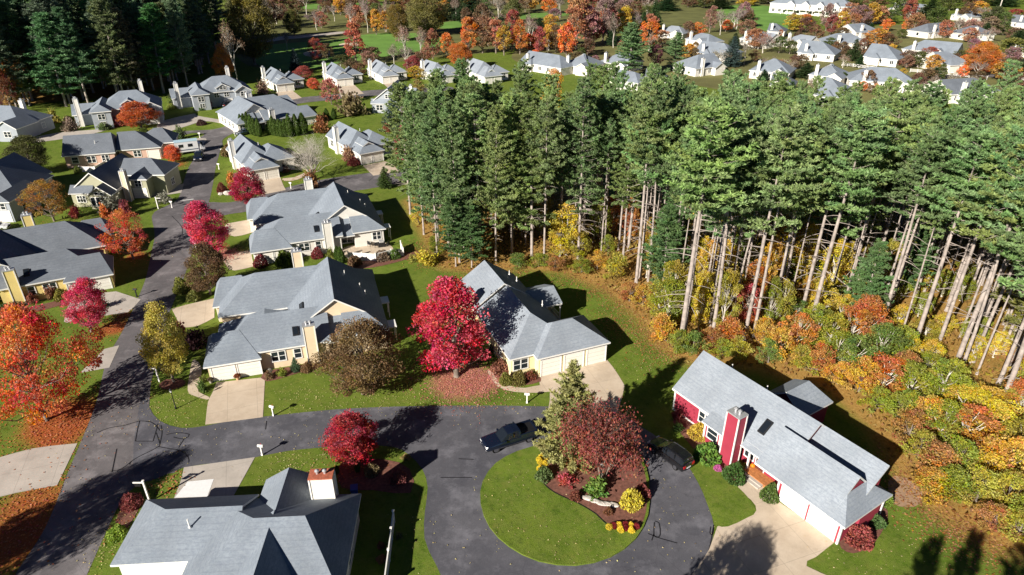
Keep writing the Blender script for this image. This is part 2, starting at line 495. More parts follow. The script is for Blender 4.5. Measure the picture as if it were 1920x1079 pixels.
sheet("cross_road", [(388, 392), (392, 380), (430, 380), (480, 369), (545, 350), (600, 338), (680, 326), (770, 316), (790, 316), (790, 330), (765, 341), (700, 353), (655, 360), (560, 376), (470, 396), (430, 402), (384, 412)], 0.024, 'asphalt_old', "narrow grey asphalt lane leading towards the pines")
sheet("upper_road", [(372, 272), (378, 256), (384, 252), (360, 250), (330, 258), (328, 250), (352, 246), (400, 243), (432, 234), (452, 225), (478, 208), (500, 196), (560, 184), (620, 178), (690, 170), (760, 167), (840, 163), (842, 170), (762, 176), (690, 181), (620, 188), (560, 195), (510, 207), (490, 222), (462, 240), (438, 250), (418, 262), (414, 276)], 0.030, 'asphalt_old', "grey asphalt road curving between the further houses")
sheet("west_lane", [(-60, 322), (0, 315), (25, 308), (48, 306), (50, 316), (30, 326), (0, 336), (-60, 350)], 0.02, 'asphalt_old', "short grey lane at the edge of the estate")
sheet("far_road", [(1440, 170), (1520, 172), (1600, 164), (1760, 142), (1900, 140), (2000, 144), (2000, 150), (1900, 146), (1760, 148), (1610, 171), (1520, 180), (1440, 178)], 0.02, 'asphalt_old', "far lane between the white houses")

# driveways and walks: name, z, pixel outline, label
for nm, z, pp, mt, lb in [
    ("driveway", 0.030, [(406, 718), (406, 718), (497, 708), (497, 708), (493, 783), (493, 783), (385, 797), (385, 797), (390, 755), (398, 738)], 'concrete', "pale concrete driveway before the cream house with the twin garage doors"),
    ("footpath", 0.026, [(366, 675), (378, 690), (374, 722), (372, 735), (392, 745), (388, 750), (362, 742), (352, 733), (356, 700), (360, 680)], 'concrete', "narrow path curving beside the cream house"),
    ("driveway", 0.030, [(1013, 703), (1013, 703), (1137, 674), (1137, 674), (1150, 690), (1168, 718), (1170, 730), (1158, 775), (1158, 775), (1028, 768), (1028, 768), (1031, 735), (1012, 722)], 'concrete', "pink-tinged concrete driveway before the three-door garage"),
    ("footpath", 0.026, [(914, 696), (922, 696), (932, 712), (955, 724), (985, 728), (1018, 722), (1030, 735), (985, 737), (948, 732), (924, 718)], 'concrete', "curved path leading past the shrubs to the three-door garage"),
    ("driveway", 0.030, [(345, 877), (345, 877), (478, 858), (478, 858), (430, 945), (430, 945), (322, 945), (322, 945), (338, 905)], 'concrete_b', "pale concrete driveway of the house nearest the camera"),
    ("apron", 0.042, [(352, 904), (352, 904), (401, 899), (401, 899), (389, 932), (389, 932), (328, 934), (328, 934)], 'slab_white', "new white slab on the driveway of the nearest house"),
    ("driveway", 0.030, [(1395, 888), (1395, 888), (1432, 908), (1432, 908), (1452, 936), (1452, 936), (1568, 1015), (1568, 1015), (1530, 1045), (1512, 1062), (1600, 1110), (1560, 1200), (1290, 1140), (1330, 1030), (1345, 988), (1345, 988), (1385, 970), (1418, 958), (1408, 938), (1383, 915)], 'concrete', "broad concrete driveway before the red house"),
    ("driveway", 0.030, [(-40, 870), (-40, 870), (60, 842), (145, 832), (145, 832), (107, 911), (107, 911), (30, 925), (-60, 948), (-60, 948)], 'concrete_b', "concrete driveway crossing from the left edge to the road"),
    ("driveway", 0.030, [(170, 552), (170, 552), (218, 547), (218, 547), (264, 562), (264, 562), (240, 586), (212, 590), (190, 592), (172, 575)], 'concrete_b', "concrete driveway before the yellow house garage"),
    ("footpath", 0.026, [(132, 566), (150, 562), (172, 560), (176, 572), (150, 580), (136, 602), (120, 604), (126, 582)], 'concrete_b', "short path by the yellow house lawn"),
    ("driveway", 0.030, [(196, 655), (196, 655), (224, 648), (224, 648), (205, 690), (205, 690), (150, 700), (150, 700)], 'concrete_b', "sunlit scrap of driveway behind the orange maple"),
    ("driveway", 0.030, [(402, 560), (402, 560), (402, 596), (402, 596), (370, 612), (340, 615), (340, 615), (322, 580), (322, 580), (350, 572)], 'concrete', "concrete driveway of the rear unit beside the cream house"),
    ("driveway", 0.030, [(420, 478), (470, 470), (470, 470), (476, 500), (476, 500), (440, 508), (425, 500)], 'concrete', "pale driveway under the magenta maple"),
    ("driveway", 0.030, [(425, 420), (425, 420), (480, 410), (480, 410), (482, 434), (482, 434), (440, 444), (420, 432)], 'concrete', "sunlit driveway of the white duplex's rear unit"),
    ("driveway", 0.034, [(489, 333), (489, 333), (524, 328), (524, 328), (530, 345), (536, 357), (536, 357), (490, 366), (490, 366)], 'concrete', "concrete driveway before the cottage with the big bare tree"),
    ("driveway", 0.034, [(680, 311), (680, 311), (721, 303), (721, 303), (735, 308), (748, 322), (748, 322), (700, 330), (700, 330)], 'concrete', "concrete driveway of the cottage beside the pines"),
    ("footpath", 0.030, [(530, 335), (552, 333), (570, 325), (572, 330), (556, 338), (534, 340)], 'concrete', "curving path beside the bare tree"),
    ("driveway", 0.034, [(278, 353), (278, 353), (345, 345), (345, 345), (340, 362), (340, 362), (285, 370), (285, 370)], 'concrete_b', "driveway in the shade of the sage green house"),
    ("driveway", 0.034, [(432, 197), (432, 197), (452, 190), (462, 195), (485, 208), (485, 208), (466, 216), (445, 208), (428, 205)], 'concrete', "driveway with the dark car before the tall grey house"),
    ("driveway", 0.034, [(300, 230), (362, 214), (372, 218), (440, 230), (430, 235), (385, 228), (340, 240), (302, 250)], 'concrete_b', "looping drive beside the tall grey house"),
    ("driveway", 0.034, [(517, 174), (517, 174), (548, 170), (548, 170), (566, 184), (566, 184), (528, 191), (528, 191)], 'concrete', "driveway before the cottage by the blue spruce"),
    ("driveway", 0.034, [(632, 164), (632, 164), (665, 160), (665, 160), (682, 176), (682, 176), (640, 183), (640, 183)], 'concrete', "driveway before the cottage with two chimneys"),
    ("driveway", 0.034, [(718, 157), (718, 157), (747, 155), (747, 155), (763, 168), (763, 168), (735, 172), (735, 172)], 'concrete', "driveway before the cottage beside the red shrub"),
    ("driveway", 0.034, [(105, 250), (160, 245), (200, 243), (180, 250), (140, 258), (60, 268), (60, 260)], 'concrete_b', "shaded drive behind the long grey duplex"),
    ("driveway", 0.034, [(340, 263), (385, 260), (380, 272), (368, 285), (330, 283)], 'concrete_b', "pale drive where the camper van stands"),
]:
    o, P = sheet(nm, pp, z, mt, lb)

# lawn lobes that cut into the concrete, mulch beds, island
for z, pp in [(0.036, [(1296, 868), (1330, 870), (1352, 886), (1395, 925), (1418, 958), (1400, 972), (1365, 988), (1345, 986), (1336, 972), (1318, 925)]),]:
    sheet("lawn", pp, z, 'lawn', "mown lawn strip curving before the red house")
for z, pp, lb in [
    (0.034, [(1262, 792), (1275, 775), (1335, 832), (1400, 885), (1395, 905), (1355, 893), (1320, 862), (1290, 830)], "brown mulch bed along the red house front"),
    (0.034, [(1572, 1018), (1585, 985), (1640, 950), (1664, 958), (1660, 985), (1640, 1018), (1612, 1036), (1588, 1036)], "brown mulch bed at the garage end of the red house"),
    (0.034, [(493, 700), (545, 688), (600, 680), (610, 686), (560, 700), (500, 716)], "dark mulch bed under the cream house windows"),
    (0.034, [(298, 722), (312, 712), (335, 711), (348, 716), (344, 724), (325, 731), (305, 730)], "ring of mulch round the olive street tree"),
    (0.034, [(655, 492), (700, 488), (745, 476), (785, 472), (790, 478), (745, 492), (700, 502), (655, 505)], "reddish mulch strip before the white fence"),
    (0.034, [(930, 680), (955, 700), (985, 700), (1008, 704), (1014, 716), (975, 724), (945, 716)], "mulch bed under the shrubs by the three-door garage"),
    (0.034, [(640, 868), (720, 862), (768, 880), (770, 925), (700, 920), (640, 915)], "dark mulch bed round the red round maple"),
    (0.034, [(228, 950), (252, 930), (270, 935), (240, 990), (225, 1010), (212, 1000)], "reddish mulch strip beside the nearest house"),
    (0.034, [(455, 322), (480, 345), (470, 352), (440, 335), (430, 330)], "mulch bed with pale stones by the crimson tree"),
    (0.034, [(0, 582), (60, 575), (130, 560), (132, 568), (60, 586), (0, 592)], "mulch bed along the yellow house"),
]:
    sheet("mulch_bed", pp, z, 'mulch', lb)
ISL = [(1012, 835), (970, 848), (930, 870), (905, 905), (901, 945), (918, 990), (955, 1027), (1010, 1054), (1080, 1062), (1145, 1046), (1192, 1012), (1215, 968), (1218, 920), (1212, 880), (1192, 842), (1150, 815), (1100, 808), (1050, 815)]
_o, ISLW = sheet("island_lawn", ISL, 0.16, 'lawn', "round grass island in the turning circle", thick=0.16)
sheet("mulch_bed", [(1020, 838), (1060, 822), (1100, 815), (1150, 822), (1188, 848), (1207, 882), (1213, 922), (1211, 962), (1203, 985), (1198, 994), (1185, 992), (1165, 990), (1138, 983), (1118, 965), (1085, 945), (1040, 925), (1018, 905), (1012, 880)], 0.168, 'mulch', "brown mulch bed filling the far side of the grass island")
sheet("bare_patch", [(1665, 905), (1678, 893), (1700, 897), (1728, 920), (1725, 945), (1700, 952), (1672, 942)], 0.02, plain("bare_earth", (0.34, 0.22, 0.14), 0.95, 0.2, 2), "bare tan earth by the end of the red house")
sheet("patio", [(645, 465), (720, 455), (735, 478), (660, 488)], 0.05, 'concrete', "pinkish patio before the white duplex")

# golf course far behind
for nm, z, pp, mt, lb in [
    ("rough", 0.03, [(440, 20), (560, 5), (760, 0), (1000, -30), (1460, -30), (1500, 70), (1380, 75), (1280, 60), (1100, 70), (950, 95), (800, 110), (700, 122), (560, 130), (460, 120), (430, 70)], 'rough_turf', "yellowing rough of the golf course"),
    ("rough", 0.014, [(960, 110), (1010, 75), (1100, 66), (1380, 72), (1500, 60), (1800, 40), (1990, 40), (1990, 172), (1760, 180), (1600, 196), (1480, 200), (1300, 160), (1080, 140)], 'rough_far', "worn olive grass between the far white houses"),
    ("fairway", 0.06, [(478, 100), (500, 86), (560, 80), (620, 76), (680, 66), (745, 62), (820, 66), (830, 82), (790, 95), (740, 104), (690, 112), (640, 118), (600, 128), (545, 132), (500, 128), (480, 118)], 'fairway', "bright green fairway behind the cottages"),
    ("fairway", 0.07, [(1340, 18), (1380, 10), (1440, 12), (1500, 32), (1492, 52), (1440, 58), (1400, 52), (1370, 40), (1345, 32)], 'fairway', "distant green fairway below the long white clubhouse"),
    ("fairway", 0.07, [(560, 10), (640, 4), (700, 2), (720, 10), (640, 14), (580, 18)], 'fairway', "narrow green fairway at the top of the course"),
    ("fairway", 0.07, [(820, 45), (870, 38), (960, 28), (1050, 24), (1060, 30), (960, 38), (880, 50), (830, 54)], 'fairway', "thin green fairway strip beyond the tall olive tree"),
    ("bunker", 0.10, [(569, 100), (585, 96), (610, 95), (624, 98), (618, 104), (596, 107), (575, 106)], 'sand', "oval sand bunker below the small red tree"),
    ("bunker", 0.10, [(636, 84), (650, 81), (672, 82), (678, 85), (660, 88), (640, 87)], 'sand', "thin sand bunker beside the coral tree"),
    ("bunker", 0.10, [(584, 79), (596, 77), (601, 78), (596, 81), (585, 81)], 'sand', "small sand bunker on the fairway brow"),
    ("cart_path", 0.09, [(478, 80), (520, 70), (570, 66), (640, 60), (645, 63), (575, 71), (525, 76), (482, 86)], 'concrete_b', "pale cart path across the golf course"),
]:
    sheet(nm, pp, z, mt, lb)

# sealed cracks and road paint
def ribbon(name, lines, w, z, mat, label, kind):
    b = MB()
    for L in lines:
        P = smooth_line([at(*p)[:2] for p in L], closed=False, step=0.5)
        for i in range(len(P) - 1):
            d = P[i + 1] - P[i]; n = np.array([-d[1], d[0]]) / (np.linalg.norm(d) + 1e-9) * w / 2
            b.poly([(*(P[i] - n), z), (*(P[i + 1] - n), z), (*(P[i + 1] + n), z), (*(P[i] + n), z)])
    o = b.build(name, mat)
    return tag(o, label, None, None, kind)
ribbon("crack_sealer", [[(182, 812), (205, 803), (235, 798), (262, 790), (280, 792)], [(262, 790), (258, 806), (254, 828)], [(254, 828), (287, 828)], [(287, 828), (293, 808), (296, 795)], [(293, 812), (300, 833), (297, 838)],
                        [(297, 838), (283, 846), (262, 856), (246, 866), (243, 872)], [(297, 838), (318, 842), (340, 846), (353, 858), (354, 868)], [(300, 833), (304, 812), (302, 798)], [(312, 816), (330, 812), (355, 815), (345, 824), (325, 820)], [(345, 824), (335, 840)],
                        [(219, 842), (215, 862), (210, 886)], [(278, 790), (290, 796), (300, 808)], [(246, 866), (228, 880), (210, 884)],
                        [(1228, 978), (1236, 982), (1238, 1002), (1234, 1008), (1226, 1004), (1227, 980)], [(1226, 1002), (1222, 1014)], [(1215, 1001), (1238, 1010), (1270, 1019)], [(860, 861), (888, 862)], [(826, 896), (885, 896)],
                        [(1333, 988), (1331, 1000), (1336, 1003), (1338, 990)], [(1338, 985), (1330, 1030), (1318, 1060)], [(500, 790), (498, 806)], [(345, 424), (365, 440)], [(322, 405), (340, 425), (342, 440)], [(700, 333), (692, 340)]],
       0.10, 0.027, 'tar', "black crack sealer lines on the asphalt", 'structure')
ribbon("road_marking", [[(338, 377), (363, 374)], [(350, 424), (377, 421)]], 0.35, 0.034, 'paint_white', "white stop line across the asphalt", 'structure')
ribbon("bed_edging", [[(1011, 885), (1017, 906), (1040, 926), (1085, 947), (1118, 967), (1137, 985), (1165, 994), (1190, 996)]], 0.12, 0.18, 'black', "black edging between the grass and the island mulch", 'structure')

# ------------------------------------------------------------------ houses
class House:
    """a house in its own frame: x along the front eave, y backwards; parts: wall, roof, windows, doors, garage doors"""
    def __init__(s, name, label, origin, ang, wall, roof='shingle', mirror=False, group=None, cat='house'):
        s.root = thing(name, label, cat, (origin[0], origin[1], 0), ang, group)
        s.wm, s.rm = wall, roof
        s.wall, s.roof = MB(), MB()
        s.mir, s.k = mirror, 0
        s.extra = []
    def finish(s):
        if s.mir:
            for b in (s.wall, s.roof): s._flip(b)
        s.wo = s.wall.build("wall", [s.wm, 'trim', 'wall_red'], s.root)
        s.ro = s.roof.build("roof", [s.rm, 'trim', 'soffit'], s.root)
        for (nm, b, mats, par) in s.extra:
            if s.mir: s._flip(b)
            p = s.root if par is None else (s.ro if par == 'roof' else par.get('o'))
            o = b.build(nm, mats, p)
            if isinstance(b.__dict__.get('slot'), dict): b.slot['o'] = o
        return s.root
    @staticmethod
    def _flip(b):
        b.v = [(-x, y, z) for x, y, z in b.v]
        b.f = [f[::-1] for f in b.f]
    def part(s, name, b, mats, par=None):
        b.slot = {}
        s.extra.append((name, b, mats, par))
        return b.slot
    def block(s, x0, x1, y0, y1, ze, slope, axis='x', ha=None, hb=None, oh=0.35, walls=True, t=0.2, z0=0.0):
        """gable (ha/hb None) or hip (run in metres, 0 = full) roof over a rectangle given at the eaves"""
        s.k += 1
        oh += 0.011 * s.k; ze += 0.013 * s.k
        if axis == 'y':
            T = lambda x, y, z: (y, x, z); x0, x1, y0, y1 = y0, y1, x0, x1
            rv = True
        else:
            T = lambda x, y, z: (x, y, z); rv = False
        hw = (y1 - y0) / 2; zr = ze + slope * hw; ym = (y0 + y1) / 2
        a = hw if ha == 0 else (ha or 0); b = hw if hb == 0 else (hb or 0)
        e = [(x0, y0, ze), (x1, y0, ze), (x1, y1, ze), (x0, y1, ze)]
        r = [(x0 + a, ym, zr), (x1 - b, ym, zr)]
        top = e + r; bot = [(x, y, z - t) for x, y, z in top]
        V = [T(*p) for p in top + bot]
        F = [(0, 1, 5, 4), (2, 3, 4, 5), (1, 2, 5), (3, 0, 4)]; mm = [0, 0, 0 if b else None, 0 if a else None]
        FF, MM = [], []
        for f, m_ in zip(F, mm):
            if m_ is None: continue
            FF.append(f); MM.append(0); FF.append(tuple(6 + i for i in f[::-1])); MM.append(2)
        rim = [(0, 1), (2, 3)] + ([(1, 2)] if b else [(1, 5), (5, 2)]) + ([(3, 0)] if a else [(3, 4), (4, 0)])
        for i, j in rim:
            FF.append((i, i + 6, j + 6, j)); MM.append(1)
        if rv: FF = [f[::-1] for f in FF]
        s.roof.faces(V, FF, MM)
        if walls:
            hz = ze - t + slope * oh
            X0, X1, Y0, Y1 = x0 + oh, x1 - oh, y0 + oh, y1 - oh
            V, FF = [], []
            def wpoly(P):
                i = len(V); V.extend(T(*p) for p in P); FF.append(tuple(range(i, i + len(P))))
            wpoly([(X0, Y0, z0), (X1, Y0, z0), (X1, Y0, hz), (X0, Y0, hz)])
            wpoly([(X1, Y1, z0), (X0, Y1, z0), (X0, Y1, hz), (X1, Y1, hz)])
            gz = hz + slope * (hw - oh)
            hx = min(hz, (ze - t + zr * 0) + (zr - ze) / max(b, .01) * oh) if b else 0
            wpoly([(X1, Y0, z0), (X1, Y1, z0), (X1, Y1, hz)] + ([(X1, ym, gz)] if not b else []) + [(X1, Y0, hz)])
            wpoly([(X0, Y1, z0), (X0, Y0, z0), (X0, Y0, hz)] + ([(X0, ym, gz)] if not a else []) + [(X0, Y1, hz)])
            if rv: FF = [f[::-1] for f in FF]
            s.wall.faces(V, FF, 0)
        return zr
    def _pl(s, side, c, u, z, d):
        """point on a wall: side S/N (plane y=c) or W/E (plane x=c); u along, d outwards"""
        return {'S': (u, c - d, z), 'N': (u, c + d, z), 'W': (c - d, u, z), 'E': (c + d, u, z)}[side]
    def _slab(s, b, side, c, u0, u1, z0, z1, d0, d1, m):
        p, q = s._pl(side, c, u0, z0, d0), s._pl(side, c, u1, z1, d1)
        b.box(p[0], q[0], p[1], q[1], p[2], q[2], m)
    def window(s, side, c, u, z, w=1.1, h=1.25, n=1, mull=True):
        fr, gl = MB(), MB()
        u0, u1 = u - w / 2, u + w / 2
        f = 0.11
        s._slab(fr, side, c, u0 - f, u1 + f, z + h, z + h + f, -0.03, 0.07, 0)
        s._slab(fr, side, c, u0 - f, u1 + f, z - f, z, -0.03, 0.09, 0)
        s._slab(fr, side, c, u0 - f, u0, z, z + h, -0.03, 0.07, 0)
        s._slab(fr, side, c, u1, u1 + f, z, z + h, -0.03, 0.07, 0)
        for k in range(1, n):
            x = u0 + w * k / n
            s._slab(fr, side, c, x - 0.07, x + 0.07, z, z + h, -0.03, 0.065, 0)
        if mull:
            s._slab(fr, side, c, u0, u1, z + h * 0.52 - 0.03, z + h * 0.52 + 0.03, -0.03, 0.055, 0)
        s._slab(gl, side, c, u0, u1, z, z + h, -0.02, 0.03, 0)
        sl_ = s.part("window", fr, 'trim')
        s.part("pane", gl, 'glass', sl_)
    def garage(s, side, c, u, w=2.6, h=2.15):
        b, fr = MB(), MB()
        s._slab(b, side, c, u - w / 2, u + w / 2, 0.02, h, -0.02, 0.035, 0)
        for k in range(1, 4):
            s._slab(b, side, c, u - w / 2, u + w / 2, h * k / 4 - 0.012, h * k / 4 + 0.012, 0.03, 0.041, 1)
        s._slab(fr, side, c, u - w / 2 - 0.12, u - w / 2, 0, h + 0.12, -0.02, 0.075, 0)
        s._slab(fr, side, c, u + w / 2, u + w / 2 + 0.12, 0, h + 0.12, -0.02, 0.075, 0)
        s._slab(fr, side, c, u - w / 2, u + w / 2, h, h + 0.12, -0.02, 0.075, 0)
        sl_ = s.part("garage_door", b, ['garage', 'garage_line'])
        s.part("frame", fr, 'trim', sl_)
    def door(s, side, c, u, w=0.95, h=2.05, mat='door', z=0.15):
        b = MB()
        s._slab(b, side, c, u - w / 2 - .1, u + w / 2 + .1, z, z + h + .1, -0.02, 0.03, 1)
        s._slab(b, side, c, u - w / 2, u + w / 2, z + .02, z + h, 0.0, 0.05, 0)
        s.part("door", b, [mat, 'trim'])
    def chimney(s, x0, x1, y0, y1, z1, mat=None, z0=0.0, flues=2, cap='metal', trim=True):
        b = MB()
        b.box(x0, x1, y0, y1, z0, z1, 0)
        b.box(x0 - .06, x1 + .06, y0 - .06, y1 + .06, z1, z1 + .14, 1)
        if trim:
            for xx in (x0, x1):
                for yy in (y0, y1):
                    b.box(xx - .06, xx + .06, yy - .06, yy + .06, z0, z1 - 0.01, 3)
        for k in range(flues):
            cx = x0 + (x1 - x0) * (k + 1) / (flues + 1)
            cy = (y0 + y1) / 2
            b.lathe([(.11, z1 + .14), (.11, z1 + .42)], 10, (cx, cy), 2)
            b.lathe([(.2, z1 + .42), (.2, z1 + .5), (.03, z1 + .6)], 10, (cx, cy), 2)
        s.part("chimney", b, [mat or s.wm, cap, 'metal', 'trim'], 'roof')
    def pipe(s, x, y, z0, h=0.55, r=0.06):
        s.part("vent_pipe", MB().lathe([(r, z0 - .3), (r, z0 + h)], 8, (x, y)).lathe([(r * 2.2, z0 - .05), (r * 1.1, z0 + .08)], 8, (x, y)), 'trim', 'roof')
    def skylight(s, x, y, z, w, l, slope, ax='y', sgn=1):
        """flat glazed box lying on a slope rising along ax*sgn"""
        b = MB()
        def q(a, c, d):
            k = slope * c; n = math.hypot(1, slope)
            dx, dz = -slope / n * d, d / n
            return (x + a, y + sgn * (c + dx), z + k + dz) if ax == 'y' else (x + sgn * (c + dx), y + a, z + k + dz)
        for (a0, a1, c0, c1, d, m_) in [(-w / 2, w / 2, -l / 2, l / 2, .12, 0), (-w / 2 + .1, w / 2 - .1, -l / 2 + .1, l / 2 - .1, .135, 1)]:
            t = [q(a0, c0, d), q(a1, c0, d), q(a1, c1, d), q(a0, c1, d)]; u = [q(a0, c0, -.05), q(a1, c0, -.05), q(a1, c1, -.05), q(a0, c1, -.05)]
            b.faces(t + u, [(0, 1, 2, 3), (0, 4, 5, 1), (1, 5, 6, 2), (2, 6, 7, 3), (3, 7, 4, 0)], m_)
        s.part("skylight", b, ['black', 'carglass'], 'roof')

def frame_of(a, b, z):
    """house frame from the two ends of a front eave seen in the picture"""
    A, B = at(*a, z), at(*b, z)
    return A[:2], math.atan2(B[1] - A[1], B[0] - A[0])

def duplex(name, label, origin, ang, wall, mirror=False, roof='shingle', detail=2, cover=True):
    H = House(name, label, origin, ang, wall, roof, mirror)
    S = .665
    # front unit
    H.block(1.2, 14.3, 1.7, 9.9, 2.8, S, 'x', 0, None)
    H.block(0.0, 6.3, 0.95, 7.85, 2.34, S, 'x', 1.2, 2.2)
    # rear unit
    H.block(0.9, 14.6, 11.6, 21.4, 2.8, S, 'x', 0, None)
    H.block(-0.05, 6.0, 15.1, 22.4, 2.5, S, 'x', 1.2, 2.2)
    # long cross roof
    H.block(9.4, 21.3, 4.6, 17.2, 2.8, S, 'y', None, None, oh=.3)
    # link between the units
    H.block(3.6, 9.6, 8.6, 13.0, 2.35, .2, 'y', None, None)
    # lean-to over the south end
    b = H.roof; t = .18
    tp = [(15.9, 2.1, 2.82), (21.36, 2.1, 2.82), (18.6, 4.86, 4.65), (15.9, 4.86, 4.65)]
    b.faces(tp + [(x, y, z - t) for x, y, z in tp], [(0, 1, 2, 3), (7, 6, 5, 4), (0, 4, 5, 1), (3, 7, 4, 0)], [0, 2, 1, 1])
    ts = [(21.36, 2.1, 2.82), (21.36, 4.9, 2.82), (18.6, 4.86, 4.65)]
    b.faces(ts + [(x, y, z - t) for x, y, z in ts], [(0, 1, 2), (5, 4, 3), (0, 3, 4, 1)], [0, 2, 1])
    H.wall.box(16.2, 20.95, 2.5, 5.2, 0, 2.68)
    tr = [(13.9, 2.0, 2.45), (16.2, 2.0, 2.45), (16.2, 5.1, 4.45), (13.9, 5.1, 4.45)]
    b.faces(tr + [(x, y, z - t) for x, y, z in tr], [(0, 1, 2, 3), (7, 6, 5, 4), (0, 4, 5, 1)], [0, 2, 1])
    # same at the far north end
    tn = [(15.9, 17.0, 4.65), (18.6, 17.0, 4.65), (21.36, 19.7, 2.8), (15.9, 19.7, 2.8)]
    b.faces(tn + [(x, y, z - t) for x, y, z in tn], [(0, 1, 2, 3), (7, 6, 5, 4), (3, 2, 6, 7), (1, 5, 6, 2)], [0, 2, 1, 1])
    b.faces([(18.6, 17.0, 4.65), (21.36, 16.9, 2.8), (21.36, 19.7, 2.8)], [(0, 1, 2)], 0)
    H.wall.box(16.2, 20.95, 16.8, 19.3, 0, 2.62)
    # chimneys
    H.chimney(11.35, 12.65, 1.55, 2.35, 5.3)
    H.chimney(10.6, 11.9, 20.9, 21.8, 6.4)
    # front openings
    yg = 0.95 + .35 + .022
    H.garage('S', yg, 1.95, 2.45, 2.0); H.garage('S', yg, 4.75, 2.45, 2.0)
    ym = 1.7 + .35 + .011
    H.window('S', ym, 8.1, 1.0, 1.5, 1.25, 2); H.window('S', ym, 10.3, 1.0, .75, 1.25, 1)
    H.window('S', 2.5, 19.8, 1.0, 1.3, 1.25, 2)
    xw = -0.05 + .35 + .044
    H.garage('W', xw, 17.0, 2.45, 2.05); H.garage('W', xw, 20.0, 2.45, 2.05)
    xe = 21.3 - .3 - .055
    for y in (6.5, 9.5, 13.0, 15.5): H.window('E', xe, y, .9, 1.3, 1.3, 2)
    H.window('S', 4.6 + .355, 16.9, 3.9 + .85, .01, .01) if False else None
    H.part("glass_door", MB().box(14.3, 16.0, 4.55, 4.62, .3, 2.35, 0).box(14.15, 14.3, 4.5, 4.66, .25, 2.45, 1).box(16.0, 16.15, 4.5, 4.66, .25, 2.45, 1).box(15.1, 15.2, 4.5, 4.66, .3, 2.35, 1).box(14.3, 16, 4.5, 4.66, 2.35, 2.45, 1), ['glass', 'trim'])
    H.wall.box(13.95, 16.2, 4.7, 5.0, 0, 4.0)
    # roof details
    zr = lambda x: 6.8 - .665 * abs(x - 15.35)
    if detail > 1:
        H.skylight(11.3, 9.0, zr(11.3) + .07, 1.3, .5, .665, 'x', 1); H.skylight(11.3, 7.7, zr(11.3) + .07, 1.3, .5, .665, 'x', 1)
        for x, y in ((18.9, 11.5), (19.4, 9.9), (17.2, 13.6)): H.pipe(x, y, zr(x) + .05)
        H.skylight(10.4, 3.3, 2.87 + .665 * 1.6, .7, 1.0, .665, 'y', 1)
    if cover:
        for y in (4.3, 10.8):
            H.part("porch_roof", MB().box(21.0, 22.4, y - .9, y + .9, 2.25, 2.4), ['trim'])
            for q in (y - .8, y + .68): H.part("porch_post", MB().box(22.2, 22.32, q, q + .12, 0, 2.25), ['trim'])
    return H

o_, a_ = frame_of((377.5, 692.5), (487.5, 675), 2.8)
duplex("duplex_house", "cream duplex house with twin white garage doors and a square cream chimney", o_, a_, 'wall_cream').finish()
o_, a_ = frame_of((468.5, 475), (549, 463.5), 2.8)
duplex("duplex_house", "white duplex house with tall white chimney beside the fenced patio", o_, a_, 'wall_white', roof='shingle').finish()
o_, a_ = frame_of((120, 530.5), (211, 513.5), 2.8)
o_ = at(211, 513.5, 2.8)[:2]
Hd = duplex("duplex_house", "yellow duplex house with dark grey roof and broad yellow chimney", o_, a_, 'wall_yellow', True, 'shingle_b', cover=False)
Hd.finish()

# the house with the three garage doors
o_, a_ = frame_of((1007.5, 674.4), (1145, 642.3), 2.8)
H = House("ranch_house", "pale cream house with three garage doors in a row", o_, a_, 'wall_butter', 'shingle_c')
H.block(0, 9.6, 0, 7.0, 2.8, .64, 'x', 0, 0)
H.block(-3.0, 6.0, 1.1, 13.9, 2.8, .64, 'y', 0, None)
H.block(-3.25, 5.4, 12.9, 20.4, 3.2, .68, 'y', None, None)
H.block(4.0, 8.5, 10.8, 16.6, 2.75, .42, 'x', None, None, walls=False)
yg = 0.35 + .011
for u in (1.95, 4.95, 7.95): H.garage('S', yg, u, 2.45, 2.2)
H.window('S', 1.1 + .372, -1.45, .95, 1.75, 1.3, 2)
H.window('W', -3.0 + .372, 5.0, .95, 1.2, 1.3, 2); H.window('W', -3.0 + .372, 9.5, .95, 1.2, 1.3, 2); H.window('W', -3.25 + .383, 17.0, 1.0, 1.4, 1.5, 2)
H.window('E', 9.6 - .361, 3.5, 1.0, 1.2, 1.2, 1); H.window('N', 20.4 - .383, 1.0, 1.0, 1.5, 1.4, 2)
H.chimney(-3.9, -3.0, 13.3, 14.6, 5.6)
for x, y in ((8.3, 11.1), (8.3, 13.7), (8.3, 16.2), (6.4, 11.1), (6.4, 16.2)):
    H.part("porch_post", MB().box(x - .08, x + .08, y - .08, y + .08, 0, 2.7), ['trim'])
rl = MB()
for y0, y1 in ((11.2, 13.6), (13.8, 16.1)):
    rl.box(8.25, 8.35, y0, y1, .95, 1.05); rl.box(8.25, 8.35, y0, y1, .3, .38)
    for k in range(9): rl.box(8.28, 8.32, y0 + (y1 - y0) * (k + .5) / 9 - .02, y0 + (y1 - y0) * (k + .5) / 9 + .02, .38, .95)
H.part("porch_railing", rl, ['trim'])
H.part("porch_floor", MB().box(5.6, 8.45, 11.0, 16.4, .04, .28), ['soffit'])
for x, y in ((3.6, 17.5), (3.9, 15.6), (4.6, 8.8)): H.pipe(x, y, 5.5 - .66 * abs(x - 1.3) * .6 + .3)
H.finish()

